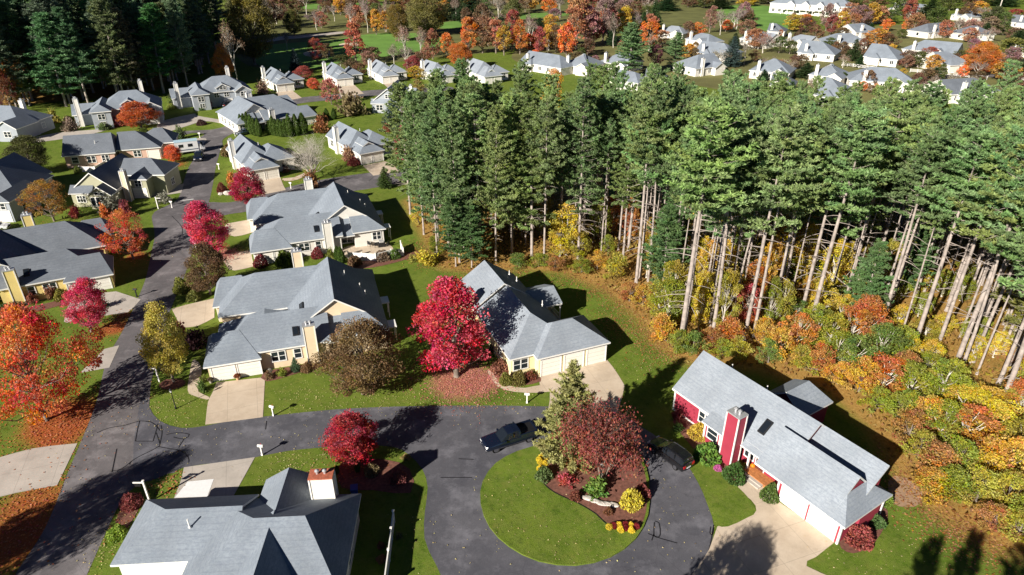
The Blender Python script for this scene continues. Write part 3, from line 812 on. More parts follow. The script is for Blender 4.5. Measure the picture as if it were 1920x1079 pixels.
# the red house
o_, a_ = frame_of((1260.5, 728.5), (1329, 777), 2.8)
H = House("red_house", "dark red house with white trim and a tall red chimney", o_, a_, 'wall_red', 'shingle_c')
H.block(0, 14.4, 0, 8.2, 2.8, .83, 'x', None, None, oh=.3)
t = .18
sp_ = [(14.1, 1.9, 2.9), (20.6, 1.9, 2.9), (20.6, 5.05, 5.45), (14.1, 5.05, 5.45)]
H.roof.faces(sp_ + [(x, y, z - t) for x, y, z in sp_], [(0, 1, 2, 3), (7, 6, 5, 4), (0, 4, 5, 1), (1, 5, 6, 2), (2, 6, 7, 3)], [0, 2, 1, 1, 1])
H.wall.faces([(14.2, 2.3, 0), (20.3, 2.3, 0), (20.3, 4.95, 0), (14.2, 4.95, 0), (14.2, 2.3, 3.0), (20.3, 2.3, 3.0), (20.3, 4.95, 5.15), (14.2, 4.95, 5.15)], [(0, 1, 5, 4), (1, 2, 6, 5), (2, 3, 7, 6)])
# garage wing with its gablet
H.block(12.2, 20.0, -1.35, 5.0, 2.42, .92, 'x', None, None, walls=False)
b = H.roof; t = .18
tp = [(19.6, -1.35, 2.45), (21.4, -1.35, 2.45), (21.4, 5.6, 2.45), (19.6, 5.6, 2.45), (19.95, 0.5, 4.1), (19.95, 3.15, 4.1)]
b.faces(tp + [(x, y, z - t) for x, y, z in tp], [(1, 2, 5, 4), (0, 1, 4), (2, 3, 5), (11, 8, 7, 10), (1, 7, 8, 2), (0, 6, 7, 1), (2, 8, 9, 3)], [0, 0, 0, 2, 1, 1, 1])
H.wall.box(14.75, 21.0, -1.0, 5.2, 0, 2.5)
H.wall.poly([(19.85, -1.0, 2.5), (19.85, 4.8, 2.5), (19.85, 1.82, 5.0)], 0)
H.wall.box(20.9, 21.25, 1.2, 4.2, 0, 2.3)
# porch eave carried down over the recess
pe = [(9.3, -.5, 2.4), (14.85, -.5, 2.4), (14.85, .25, 3.0), (9.3, .25, 3.0)]
b.faces(pe + [(x, y, z - .15) for x, y, z in pe], [(0, 1, 2, 3), (7, 6, 5, 4), (0, 4, 5, 1), (3, 7, 4, 0)], [0, 2, 1, 1])
# side bay beside the chimney
H.wall.box(5.6, 7.6, -.75, .6, 0, 2.45)
pb = [(5.3, -1.1, 2.5), (7.9, -1.1, 2.5), (7.9, .5, 3.2), (5.3, .5, 3.2)]
b.faces(pb + [(x, y, z - .15) for x, y, z in pb], [(0, 1, 2, 3), (7, 6, 5, 4), (0, 4, 5, 1), (3, 7, 4, 0), (1, 5, 6, 2)], [0, 2, 1, 1, 1])
# sunroom with a little hip behind
H.block(5.9, 10.7, 7.6, 12.6, 2.7, .72, 'y', None, 1.3, oh=.25)
H.chimney(8.35, 9.75, -1.5, -.35, 5.9)
H.garage('S', -1.0, 16.45, 2.5, 2.1); H.garage('S', -1.0, 19.35, 2.5, 2.1)
H.window('S', .311, 4.6, 1.0, 1.5, 1.25, 2); H.window('S', -.75, 6.6, .9, 1.2, 1.25, 1); H.window('S', .311, 10.4, .9, 1.0, 1.3, 1); H.window('S', .311, 13.0, .9, 1.4, 1.25, 2)
H.window('W', .311, 4.0, 1.0, 1.4, 1.3, 2); H.window('N', 8.2 - .311, 3.0, 1, 1.6, 1.3, 2); H.window('N', 8.2 - .311, 12.4, 1, 1.2, 1.3, 1)
H.door('S', .311, 11.7, .95, 2.05, 'door', .25)
H.part("porch_floor", MB().box(10.9, 14.7, -.9, .45, .02, .34), ['wood'])
H.part("porch_step", MB().box(11.0, 13.2, -1.25, -.9, .02, .24).box(11.0, 13.2, -1.6, -1.25, .02, .13), ['concrete_b'])
for x in (10.95,): H.part("porch_post", MB().box(x - .08, x + .08, -.62, -.46, 0, 2.4), ['trim'])
for x, y in ((.3, .3), (14.75, -1.0), (21.0, -1.0), (21.0, 5.2), (5.6, -.75), (7.6, -.75), (.3, 7.9)):
    H.part("corner_board", MB().box(x - .09, x + .09, y - .09, y + .09, 0, 2.42), ['trim'])
H.part("base_board", MB().box(.4, 5.5, .26, .3, 0, .22), ['trim'])
H.skylight(10.6, 1.6, 2.87 + .83 * 1.6, .75, 1.2, .83, 'y', 1)
for x in (3.0, 7.5): H.pipe(x, 5.4, 5.1)
H.finish()

# the house nearest the camera
o_, a_ = frame_of((206, 1060.6), (275, 937), 2.8)
H = House("hipped_house", "large grey hip-roofed house with brick-capped chimney nearest the camera", o_, a_ - math.pi / 2, 'wall_white', 'shingle')
H.block(0, 9.5, 0, 6.8, 2.8, .64, 'x', 0, None)
H.block(5.9, 18.4, -4.2, 6.3, 2.8, .60, 'x', 0, 3.3)
H.block(9.3, 15.6, -9.0, 2.2, 2.85, .86, 'y', None, None)
H.block(9.7, 14.9, 1.6, 8.5, 2.8, .86, 'y', None, 1.0)
H.block(-2.0, 5.5, -14, .9, 2.6, .6, 'y', None, None, walls=False) if False else None
H.chimney(14.5, 16.4, 5.2, 6.3, 5.7, 'wall_white', cap='brick')
H.garage('N', 6.8 - .361, 3.2, 4.6, 2.2)
H.window('N', 8.5 - .394, 12.3, .9, 1.6, 1.3, 2); H.window('N', 6.3 - .372, 8.4, .9, 1.2, 1.25, 1); H.window('N', 6.3 - .372, 17.2, .9, .9, 1.25, 1)
H.window('W', .361, 3.4, .9, 1.2, 1.25, 1); H.window('E', 18.4 - .372, 1.0, .9, 1.6, 1.25, 2)
H.window('S', -9.0 + .383, 12.4, .9, 1.8, 1.3, 2)
for x, y, z in ((5.6, 2.1, 4.3), (14.2, .2, 4.4)): H.pipe(x, y, z, .8)
H.finish()

# ---------------- houses of the middle distance
def cottage(label, px, ang_deg, wall='wall_white', roof='shingle', z=2.6, W_=6.2, D_=18.5, wing=4.6, chim=True, name="cottage", tall=False, mirror=False):
    A = at(*px, z)[:2]
    H = House(name, label, A, math.radians(ang_deg), wall, roof, mirror)
    S = .66
    H.block(0, W_, 0, 8.5, 2.6, S, 'y', 0, None)
    H.block(-.4, W_ + .9, 5.2, D_, 2.85, .78, 'y', 2.6, None)
    H.block(W_ - 3.0, W_ + wing, 1.6 + 2.2, D_ - 5, 2.75, .62, 'y', 0, 0)
    H.block(W_ * .5 - 1.4, W_ * .5 + 1.4, 1.6, 7.0, 3.75, .55, 'y', None, None, oh=.2, walls=True, z0=3.0)
    H.garage('S', .36, W_ * .27, 2.4, 2.1); H.garage('S', .36, W_ * .74, 2.4, 2.1)
    H.window('W', -.04, 8.0, .9, 1.3, 1.3, 2); H.window('W', -.04, 15.5, .9, 1.5, 1.4, 2); H.window('S', 4.2, W_ + wing * .5, .9, 1.4, 1.3, 2)
    H.window('N', D_ - .38, W_ / 2, 1, 1.8, 1.4, 2)
    if chim: H.chimney(-.75, 0.15, 11.2, 12.3, 6.3)
    H.pipe(W_ * .8, 10, 5.0)
    return H.finish()
cottage("white cottage with side chimney beside the big bare tree", (468, 321), 34, 'wall_white')
cottage("white cottage with blue-grey roof hard against the pines", (674, 290), 36, 'wall_white')
cottage("white cottage with its driveway beside the dark blue spruce", (517, 159), 34, 'wall_white', D_=15)
cottage("white cottage with a tall flue beyond the orange shrub", (630, 149), 30, 'wall_white', 'shingle', D_=15)
cottage("white cottage with side chimney behind the red shrub", (716, 144), 28, 'wall_white', 'shingle_c', D_=16)
cottage("white cottage with bright blue-grey roof beside the glowing orange tree", (824, 144), 34, 'wall_white', 'shingle_c', D_=16)
cottage("white cottage standing to the far side of the glowing orange tree", (908, 145), 30, 'wall_white', 'shingle_c', D_=16, W_=7.5)
A = at(227, 282, 2.8)[:2]
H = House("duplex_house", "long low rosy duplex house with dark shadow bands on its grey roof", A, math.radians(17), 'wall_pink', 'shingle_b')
H.block(-1.0, 8.2, 0, 9.4, 2.8, .64, 'x', None, 5.4)
H.block(-11.5, -.9, -1.6, 8.4, 2.8, .66, 'x', None, 1.0)
H.block(2.2, 10.6, 3.6, 11.6, 2.8, .66, 'x', 0, 2.6)
H.window('S', .361, 3.0, 1.0, 1.4, 1.3, 2); H.garage('S', .361, 6.3, 2.4, 2.1); H.window('S', -1.6 + .372, -3.2, .9, 1.3, 1.4, 2); H.window('S', -1.6 + .372, -6.0, .9, 1.6, 1.4, 2); H.window('S', -1.6 + .372, -9.2, 1.0, 1.2, 1.3, 1)
H.window('E', 10.6 - .383, 7.5, 1.0, 1.2, 1.2, 1)
H.pipe(-5, 1.0, 4.5, .7)
H.finish()
duplex("duplex_house", "grey-roofed duplex house behind the row of slender arborvitae", at(598, 214, 2.8)[:2], math.radians(38), 'wall_white', True, 'shingle', 1, False).finish()

def manor(label, px, ang_deg, wall):
    """tall grey house: front faces the road, sunlit gable end towards the viewer"""
    A = at(*px)[:2]
    H = House("two_storey_house", label, A, math.radians(ang_deg), wall, 'shingle')
    H.block(0, 5.2, 0, 12.0, 4.6, .62, 'y', 1.6, None)
    H.block(2.0, 17.0, 3.2, 14.0, 4.3, .68, 'x', 0, 0)
    H.block(12.0, 17.2, .6, 9.0, 4.4, .62, 'y', None, None)
    H.block(-5.0, 2.2, 6.6, 12.6, 2.9, .78, 'x', None, None)
    H.block(7.2, 11.4, 3.0, 8.0, 5.4, .55, 'y', None, None, oh=.2, z0=4.4)
    H.chimney(-3.6, -2.6, 5.6, 6.7, 7.3, 'wall_white'); H.chimney(12.0, 12.9, 13.3, 14.2, 9.4, 'wall_white')
    H.window('S', .361, 2.6, 2.6, 1.5, 1.3, 2); H.window('S', .361, 2.6, .8, 1.2, 1.1, 2)
    H.window('S', 3.0 + .255, 9.3, 5.0, 1.7, .8, 2); H.window('S', .6 + .383, 14.6, 3.0, 1.7, 1.2, 2); H.window('S', 3.57, 10.0, 2.7, 1.2, 1.2, 2); H.window('S', 3.57, 7.2, 2.7, 1.2, 1.2, 2)
    H.garage('S', 3.573, 10.2, 2.3, 2.0); H.garage('S', .6 + .383, 14.6, 2.5, 2.1)
    H.window('W', .361, 4.0, 2.6, .7, 1.1, 1); H.window('W', -5.0 + .394, 9.6, .9, 1.5, 1.3, 2)
    return H.finish()
manor("tall slate grey house whose corner stands behind the round orange maple", (176, 245), 24, 'wall_grey')
manor("tall slate grey house with a dark car parked at its garage", (364, 210), 28, 'wall_grey')

# sage green house with the gabled sun porch
A = at(146, 385)[:2]
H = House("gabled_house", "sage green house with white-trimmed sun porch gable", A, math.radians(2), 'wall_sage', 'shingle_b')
H.block(-.3, 8.3, -.3, 12.5, 3.1, .78, 'y', None, None, oh=.3)
b = H.roof
tp = [(-.3, -1.3, 2.75), (4.0, -1.3, 2.75), (4.0, .1, 4.0), (-.3, .1, 4.0)]
b.faces(tp + [(x, y, z - .15) for x, y, z in tp], [(0, 1, 2, 3), (7, 6, 5, 4), (0, 4, 5, 1)], [0, 2, 1])
H.wall.box(0, 4.0, -1.0, .5, 0, 2.75)
H.block(3.7, 8.3, -2.6, 4.0, 2.8, .72, 'y', None, None, oh=.25)
H.block(6.0, 15.0, 5.5, 13.0, 4.0, .62, 'x', None, 0)
H.block(8.6, 12.6, 3.0, 9.0, 3.9, .62, 'y', 1.2, None)
H.chimney(8.5, 9.4, 1.6, 2.5, 6.0, 'wall_cream')
for u in (4.6, 5.55, 6.5, 7.4): H.window('S', -2.6 + .272, u, .7, .75, 1.6, 1, False)
H.window('S', -2.6 + .272, 5.5, 2.85, .6, .45, 1, False); H.window('S', -2.6 + .272, 6.5, 2.85, .6, .45, 1, False)
H.window('S', -1.0, 1.7, 1.0, 1.5, 1.2, 3); H.window('S', 3.39, 10.6, 2.4, 1.2, 1.2, 2); H.garage('S', 3.39, 10.6, 2.4, 2.0); H.window('W', .0, 5, 1, 1.2, 1.2, 2)
H.window('E', 15 - .39, 9, 1.0, 1.2, 1.2, 2)
H.finish()

# pale grey gabled house with the spruce before it
A = at(700, 211)[:2]
H = House("gabled_house", "pale blue-grey gabled house behind the blue spruce", A, math.radians(-4), 'wall_grey', 'shingle_c')
H.block(-.4, 9.8, -.4, 13.5, 3.0, .74, 'y', None, None)
H.block(8.5, 13.0, 3.0, 12.0, 2.9, .6, 'y', 0, None)
H.block(8.3, 11.4, 6.5, 11.0, 4.2, .5, 'x', None, None, oh=.2, z0=3.3)
tp = [(-.3, -1.2, 2.75), (5.6, -1.2, 2.75), (5.6, 0.05, 3.9), (-.3, 0.05, 3.9)]
H.roof.faces(tp + [(x, y, z - .15) for x, y, z in tp], [(0, 1, 2, 3), (7, 6, 5, 4), (0, 4, 5, 1)], [0, 2, 1])
H.wall.box(0, 5.4, -.9, .3, 0, 2.75)
H.window('S', -.9, 2.2, .9, 1.8, 1.4, 2); H.window('S', -.04, 4.7, 4.1, 1.5, 1.0, 2); H.window('S', -.04, 7.4, .9, 1.2, 1.3, 1); H.window('S', 3.37, 11.4, 1.0, 1.3, 1.3, 2)
H.chimney(10.2, 11.0, 3.6, 4.5, 6.8, 'wall_white')
H.finish()

# two houses cut by the left edge
A = at(-6, 262)[:2]
H = House("hipped_house", "grey-walled house with chimney cut by the left edge, twin window facing us", A, math.radians(-4), 'wall_grey', 'shingle')
H.block(-12, 7.6, 0, 12, 3.4, .62, 'x', 0, 0); H.block(2.0, 8.0, -2.2, 6, 3.3, .62, 'y', None, None)
H.window('S', -1.83, 5.0, 1.2, 1.7, 1.3, 2); H.window('S', .36, -3, 1.2, 1.7, 1.3, 2); H.window('E', 7.2, 8, 1.1, 1.2, 1.3, 1); H.chimney(2.0, 2.9, 8.5, 9.4, 7.8, 'wall_white')
H.finish()
A = at(-70, 420)[:2]
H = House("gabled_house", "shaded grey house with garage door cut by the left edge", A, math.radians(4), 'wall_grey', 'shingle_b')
H.block(-2, 8.6, 4, 16, 3.6, .66, 'x', None, 0); H.block(5.4, 9.4, -.2, 9.0, 3.9, .6, 'y', 1.0, None)
H.garage('S', .17, 7.4, 2.4, 2.1); H.window('S', .17, 7.4, 2.5, 1.6, 1.0, 2); H.window('E', 9.0, 4, 1, 1.2, 1.2, 1); H.block(-6, 6.0, 9, 20, 3.0, .7, 'y', None, None)
H.finish()

# ---------------- white houses of the far estate
def far_house(label, pl, pr, w=None, d=11.0, wall='wall_white', roof='shingle', kind=0, ang=None, chim=True):
    A, B = at(*pl, 2.8)[:2], at(*pr, 2.8)[:2]
    a = math.atan2(B[1] - A[1], B[0] - A[0]) if ang is None else math.radians(ang)
    w = w or np.linalg.norm(B - A)
    H = House("white_house", label, A, a, wall, roof)
    H.block(0, w, 0, d, 2.8, .56, 'x', 0 if kind != 1 else None, 0 if kind != 2 else None)
    if kind in (0, 2): H.block(w * .55, w * .55 + 5.6, -1.8, d * .55, 2.7, .6, 'y', None, None)
    else: H.block(w * .12, w * .12 + 5.2, -1.4, d * .55, 2.7, .6, 'y', 0, None)
    n = max(2, int(w / 4))
    for k in range(n):
        H.window('S', .361, w * (k + .5) / n, .95, 1.2, 1.3, 2, False)
    H.window('W', .361, d * .5, .95, 1.2, 1.3, 1, False)
    if kind in (0, 2): H.garage('S', -1.8 + .372, w * .55 + 2.8, 4.4, 2.1)
    if chim: H.chimney(w * .2, w * .2 + .9, -.1, .75, 6.2, 'wall_white', flues=1)
    return H.finish()
far_house("long white house just beyond the pines with its chimney on the sunny side", (972, 116), (1052, 129), d=12, kind=1)
far_house("white house behind the pink leafless tree", (1052, 122), (1105, 128), d=13, kind=0)
far_house("white house half hidden by the big lone pine", (1122, 116), (1152, 120), w=13, d=12, kind=2)
far_house("small white house just above the pine tops", (1140, 148), (1165, 152), w=12, d=9, kind=1)
far_house("white house farthest up the slope beside an orange tree", (1232, 60), (1265, 63), w=14, d=10, kind=0, roof='shingle_c')
far_house("white house behind the bright orange maple", (1284, 73), (1325, 80), w=15, d=10, kind=0)
far_house("grey-roofed white house beside the mid pines", (1302, 98), (1362, 104), w=16, d=13, kind=1)
far_house("white house with a gable right behind the pine tops", (1305, 130), (1358, 124), w=14, d=13, kind=2)
far_house("white gabled house behind the blue-green spruce", (1385, 72), (1438, 80), w=16, d=12, kind=2, roof='shingle_c')
far_house("white house right of the blue-green spruce", (1404, 132), (1448, 136), w=14, d=13, kind=0)
far_house("small white gabled house below the clubhouse", (1468, 76), (1508, 82), w=13, d=10, kind=2, roof='shingle_c')
far_house("wide white house with grey hip roof below the golden trees", (1494, 98), (1566, 104), d=14, kind=1, roof='shingle')
far_house("white house behind the round dark conifer", (1556, 82), (1630, 80), d=12, kind=0)
far_house("bright white house with big plain roof between conifer and red bush", (1618, 106), (1684, 113), d=15, kind=1, chim=False)
far_house("long white house behind the bare tree clump", (1690, 92), (1792, 102), d=13, kind=2)
far_house("white house beside the great orange tree", (1770, 122), (1806, 120), w=13, d=13, kind=1, chim=False)
far_house("little white house with twin doors above the pines", (1515, 140), (1550, 144), w=11, d=12, kind=0)
far_house("grey-roofed house sunk behind the pine tops", (1525, 178), (1590, 186), d=15, kind=1, chim=False)
far_house("long low house with white chimney stack before the rail fence", (1592, 151), (1722, 158), d=13, kind=0)
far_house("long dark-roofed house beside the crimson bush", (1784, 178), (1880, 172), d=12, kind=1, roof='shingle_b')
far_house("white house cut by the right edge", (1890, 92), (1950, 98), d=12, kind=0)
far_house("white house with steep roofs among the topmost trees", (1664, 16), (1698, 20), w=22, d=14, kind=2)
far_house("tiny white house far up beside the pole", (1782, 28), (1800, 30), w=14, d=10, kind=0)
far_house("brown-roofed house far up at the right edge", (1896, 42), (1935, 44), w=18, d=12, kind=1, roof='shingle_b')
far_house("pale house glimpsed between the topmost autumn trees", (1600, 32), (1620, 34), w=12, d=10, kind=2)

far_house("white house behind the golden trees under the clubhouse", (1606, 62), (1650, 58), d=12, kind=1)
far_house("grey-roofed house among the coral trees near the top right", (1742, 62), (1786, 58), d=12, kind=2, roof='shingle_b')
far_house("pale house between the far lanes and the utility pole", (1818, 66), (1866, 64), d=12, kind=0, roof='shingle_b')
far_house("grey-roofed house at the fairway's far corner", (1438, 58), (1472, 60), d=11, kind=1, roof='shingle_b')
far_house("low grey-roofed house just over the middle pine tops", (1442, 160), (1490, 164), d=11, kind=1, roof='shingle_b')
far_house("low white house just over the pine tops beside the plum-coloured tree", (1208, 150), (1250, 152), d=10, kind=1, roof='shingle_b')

# long clubhouse with a row of gables
A = at(1440, 24)[:2]
H = House("clubhouse", "long white clubhouse with a row of front gables above the fairway", A, math.radians(-38), 'wall_white', 'shingle')
H.block(0, 50, 0, 14, 6.0, .55, 'x', 0, 0)
for k in range(4): H.block(11 + 9 * k, 17 + 9 * k, -2.0, 7, 5.6, .8, 'y', None, None)
for k in range(12): H.window('S', .361, 3 + 4 * k, 1.0, 1.6, 1.8, 2, False)
for k in range(4): H.window('S', -2 + .42, 14 + 9 * k, 3.4, 1.8, 1.6, 2, False)
H.part("porch_roof", MB().box(9, 45, -4.5, -1.6, 3.0, 3.2), ['trim'])
for k in range(10): H.part("porch_post", MB().box(9.3 + k * 3.9, 9.6 + k * 3.9, -4.4, -4.1, 0, 3.0), ['trim'])
H.finish()

# ------------------------------------------------------------------ plants: crowns of many leaf-sized faces on real limbs
def rnd(seed): return np.random.default_rng(seed)

def unit(v): return v / (np.linalg.norm(v, axis=1, keepdims=True) + 1e-9)

class Leaves:
    """leaf faces gathered in numpy: four-pointed blades with a hue/value/saturation tint"""
    def __init__(s, seed): s.c, s.u, s.w, s.t = [], [], [], []; s.r = rnd(seed)
    def add(s, c, axis, length, width, tint, jit=0.6):
        n = len(c)
        a = unit(axis + s.r.normal(0, jit, (n, 3)))
        b = unit(np.cross(a, s.r.normal(0, 1, (n, 3))))
        L = (length * s.r.uniform(.7, 1.3, n))[:, None]; Wd = (width * s.r.uniform(.7, 1.3, n))[:, None]
        s.c.append(c); s.u.append(a * L); s.w.append(b * Wd); s.t.append(tint)
    def mesh(s, name):
        c, u, w, t = (np.concatenate(x) for x in (s.c, s.u, s.w, s.t))
        n = len(c)
        V = np.stack([c - u * .5, c + w * .5, c + u * .5, c - w * .5], 1).reshape(-1, 3).astype(np.float32)
        me = bpy.data.meshes.new(name)
        me.vertices.add(4 * n); me.loops.add(4 * n); me.polygons.add(n)
        me.vertices.foreach_set("co", V.ravel())
        me.loops.foreach_set("vertex_index", np.arange(4 * n, dtype=np.int32))
        me.polygons.foreach_set("loop_start", np.arange(0, 4 * n, 4, dtype=np.int32))
        me.polygons.foreach_set("loop_total", np.full(n, 4, dtype=np.int32))
        me.update(calc_edges=True)
        ca = me.color_attributes.new("tint", 'FLOAT_COLOR', 'POINT')
        T = np.repeat(np.clip(np.concatenate([t, np.ones((n, 1))], 1), 0, 1), 4, 0).astype(np.float32)
        ca.data.foreach_set("color", T.ravel())
        me.materials.append(M['leaf'])
        return me

def tints(r, n, base=(.5, .5, .5), sd=(.12, .16, .12)):
    return np.stack([r.normal(b, d, n) for b, d in zip(base, sd)], 1)

def wood_mesh(b, name, mat):
    me = bpy.data.meshes.new(name)
    me.from_pydata(b.v, [], b.f)
    me.polygons.foreach_set("use_smooth", [True] * len(b.f))
    me.materials.append(M[mat]); me.update()
    return me

def broadleaf(seed, H=10.0, Wd=7.0, trunk=1.6, shape=1.0, clumps=110, per=70, leaf=.30, clump_r=.75, gap=.0, mat='bark', low=.9, hue=.10, lobes=(.66, 1.2)):
    """rounded crown: clumps of leaves at the ends of limbs, denser outside; returns crown mesh, trunk mesh"""
    r = rnd(seed); L = Leaves(seed + 1); b = MB()
    R = Wd / 2; ch = H - trunk
    lean = r.normal(0, .12, 2)
    top = np.array([lean[0] * H * .3, lean[1] * H * .3, H * .82])
    mid = np.array([lean[0] * H * .12, lean[1] * H * .12, H * .42])
    tr = .018 * H + .05
    b.tube([(0, 0, -.1), (0, 0, .25), mid, top], [tr * 1.35, tr, tr * .72, .02], 8)
    ph0 = r.uniform(0, 6.28)
    lob = r.uniform(*lobes, 9)
    k = 0
    for i in range(clumps):
        t = r.uniform(.02, 1) ** .85                      # height in the crown
        prof = math.sin(math.pi * (t * .93 + .05) ** shape) ** .62
        ph = r.uniform(0, 2 * math.pi)
        f = lob[int(ph / 6.2832 * 5 + t * 2.3) % 9]
        rad = R * prof * f * (r.uniform(.25, 1.0) ** .42)
        p = np.array([math.cos(ph) * rad + lean[0] * t * ch * .4, math.sin(ph) * rad + lean[1] * t * ch * .4, trunk + t * ch * .97])
        if r.random() < gap: 
            if r.random() < .5: continue
        cr = clump_r * r.uniform(.65, 1.35)
        n = int(per * r.uniform(.6, 1.3))
        d = unit(r.normal(0, 1, (n, 3)))
        q = p + d * (cr * r.uniform(.25, 1, n) ** .5)[:, None] * np.array([1, 1, .72])
        q[:, 2] = np.maximum(q[:, 2], .05)
        out = unit(q - np.array([0, 0, trunk + ch * .3]))
        tb = (r.normal(.5, hue), r.normal(.5, .15), r.normal(.5, .12))
        L.add(q, out * .5 + d * .5, leaf, leaf * .62, tints(r, n, tb, (.07, .15, .1)), .75)
        if i % 3 == 0:
            s_ = max(.12, p[2] / H - .28) * H * r.uniform(.7, 1)
            a = np.array([lean[0] * s_ * .3, lean[1] * s_ * .3, min(s_, H * .7)])
            m_ = a * .45 + p * .55 + np.array([0, 0, -.12 * np.linalg.norm(p - a)])
            b.tube([a, m_, p], [tr * .36, tr * .2, .015], 5, cap=False)
    return L.mesh("crown"), wood_mesh(b, "trunk", mat)

def pine(seed, H=25.0, base=.55, spread=3.9, density=1.35, dead=16, needle=.50):
    """tall forest pine: bare straight bole with dead stubs, tiers of plumed branches above"""
    r = rnd(seed); L = Leaves(seed + 1); b = MB()
    base = base + (r.uniform(-.13, .07) if base > .6 else r.uniform(-.05, .07))
    bend = r.normal(0, .5, 2)
    ax = lambda z: np.array([bend[0] * (z / H) ** 2 * 1.4, bend[1] * (z / H) ** 2 * 1.4, z])
    zs = [-.2, .5, H * .2, H * .45, H * .7, H * .99]
    rr = [.28, .21, .185, .15, .09, .02]
    b.tube([ax(z) for z in zs], [x * H / 25 for x in rr], 8)
    for i in range(dead):
        z = r.uniform(.16, base + .12) * H; ph = r.uniform(0, 6.28); l = r.uniform(.5, 2.6)
        d = np.array([math.cos(ph), math.sin(ph), r.uniform(-.25, .2)])
        p = ax(z); b.tube([p, p + d * l * .5, p + d * l + np.array([0, 0, -.12 * l])], [.05, .03, .012], 4, cap=False)
    z = base * H
    while z < H * .985:
        t = (z - base * H) / (H * (1 - base))
        ln = spread * (1 - t) ** .62 * (.62 + .38 * min(1, t * 4)) + .35
        nb = int(r.integers(4, 7))
        ph = r.uniform(0, 6.28)
        for k in range(nb):
            if t < .22 and r.random() < .4: continue
            a = ph + k * 2 * math.pi / nb + r.normal(0, .25)
            l = ln * r.uniform(.55, 1.2)
            up = .02 + .55 * t + r.normal(0, .10)
            d = np.array([math.cos(a), math.sin(a), up]); d /= np.linalg.norm(d)
            p0 = ax(z)
            e = p0 + d * l + np.array([0, 0, .14 * l])
            b.tube([p0, p0 + d * l * .5, p0 + d * l * .8 + np.array([0, 0, .09 * l])], [.04 * (1 - t * .6), .022, .006], 3, cap=False)
            m = max(3, int(l * 3.1 * density))
            side = np.array([-d[1], d[0], 0])
            tb = (r.normal(.5, .1), r.normal(.5, .12), r.normal(.5, .1))
            for j in range(m):
                f = .22 + .83 * (j + r.random()) / m
                c = p0 + d * l * f + np.array([0, 0, .14 * l * f * f])
                c = c + side * r.normal(0, .30 * l * (1.05 - f * .55)) * .55 + np.array([0, 0, r.normal(.06, .12)])
                n = int(r.integers(19, 29))
                dirs = unit(r.normal(0, 1, (n, 3)) * np.array([1, 1, .6]) + d * .6 + np.array([0, 0, .55]))
                q = c + dirs * (needle * .42 * r.uniform(.3, 1, n))[:, None]
                L.add(q, dirs, needle, needle * .24, tints(r, n, tb, (.06, .15, .1)), .15)
        z += r.uniform(.55, .95) * (1.15 - .35 * t)
    return L.mesh("crown"), wood_mesh(b, "trunk", 'bark_pine')

def spruce(seed, H=10.0, Wd=5.0, needle=.42, skirt=.06, mat='bark', loose=.0, dens=1.0):
    """cone-shaped conifer with branches to the ground"""
    r = rnd(seed); L = Leaves(seed + 1); b = MB()
    b.tube([(0, 0, -.1), (0, 0, H * .5), (0, 0, H * .98)], [.02 * H, .012 * H, .01], 7)
    z = skirt * H
    while z < H * .985:
        t = (z / H - skirt) / (1 - skirt)
        ln = Wd / 2 * (1 - t) ** .85 * (.75 + .25 * min(1, t * 6)) + .08
        nb = int(max(5, 11 * (1 - t) + 4))
        ph = r.uniform(0, 6.28)
        for k in range(nb):
            a = ph + k * 2 * math.pi / nb + r.normal(0, .2)
            l = ln * r.uniform(.72 - loose, 1.12 + loose)
            d = np.array([math.cos(a), math.sin(a), -.18 + .55 * t])
            m = max(2, int(l * 4.2 * dens))
            tb = (r.normal(.5, .09), r.normal(.5, .12), r.normal(.5, .1))
            for j in range(m):
                f = (j + r.random()) / m
                c = np.array([0, 0, z]) + d * l * f + np.array([0, 0, .22 * l * f * f])
                n = int(r.integers(8, 13))
                dirs = unit(r.normal(0, 1, (n, 3)) * np.array([1, 1, .5]) + d * 1.0)
                q = c + dirs * (needle * .4 * r.uniform(.2, 1, n))[:, None]
                L.add(q, dirs, needle, needle * .26, tints(r, n, tb, (.06, .14, .1)), .15)
        z += H * .034 * r.uniform(.8, 1.2)
    return L.mesh("crown"), wood_mesh(b, "trunk", mat)

def arborvitae(seed, H=5.0, Wd=1.5):
    r = rnd(seed); L = Leaves(seed + 1); b = MB()
    b.tube([(0, 0, -.1), (0, 0, H * .8)], [.07, .02], 6)
    n = 2600
    t = r.uniform(0, 1, n) ** 1.15; ph = r.uniform(0, 6.28, n)
    rad = Wd / 2 * np.sin(np.pi * (t * .82 + .16)) ** .8 * (1 - t * .25) * r.uniform(.7, 1.02, n)
    q = np.stack([np.cos(ph) * rad, np.sin(ph) * rad, .05 + t * H * .97], 1)
    ax = np.stack([np.cos(ph) * .35, np.sin(ph) * .35, np.ones(n)], 1)
    L.add(q, ax, .30, .11, tints(r, n), .3)
    return L.mesh("crown"), wood_mesh(b, "trunk", 'bark')

def round_shrub(seed, leaf=.12, n=1500, flat=.85, rough=.06):
    """clipped or mounded shrub of radius 1"""
    r = rnd(seed); L = Leaves(seed + 1)
    d = unit(r.normal(0, 1, (n, 3))); d[:, 2] = np.abs(d[:, 2]) * 1.0
    lump = 1 + rough * (np.sin(d[:, 0] * 5 + seed) + np.sin(d[:, 1] * 6 + 1.3 * seed) + np.sin(d[:, 2] * 7))
    q = d * (lump * r.uniform(.72, 1.02, n) ** .6)[:, None]
    q[:, 2] = q[:, 2] * flat * 1.15 + .05
    low = r.random(n) < .3
    q[low, 2] *= r.uniform(.05, .6, low.sum())
    L.add(q, d + np.array([0, 0, .3]), leaf * 1.35, leaf, tints(r, n, sd=(.12, .18, .12)), .8)
    return L.mesh("foliage")

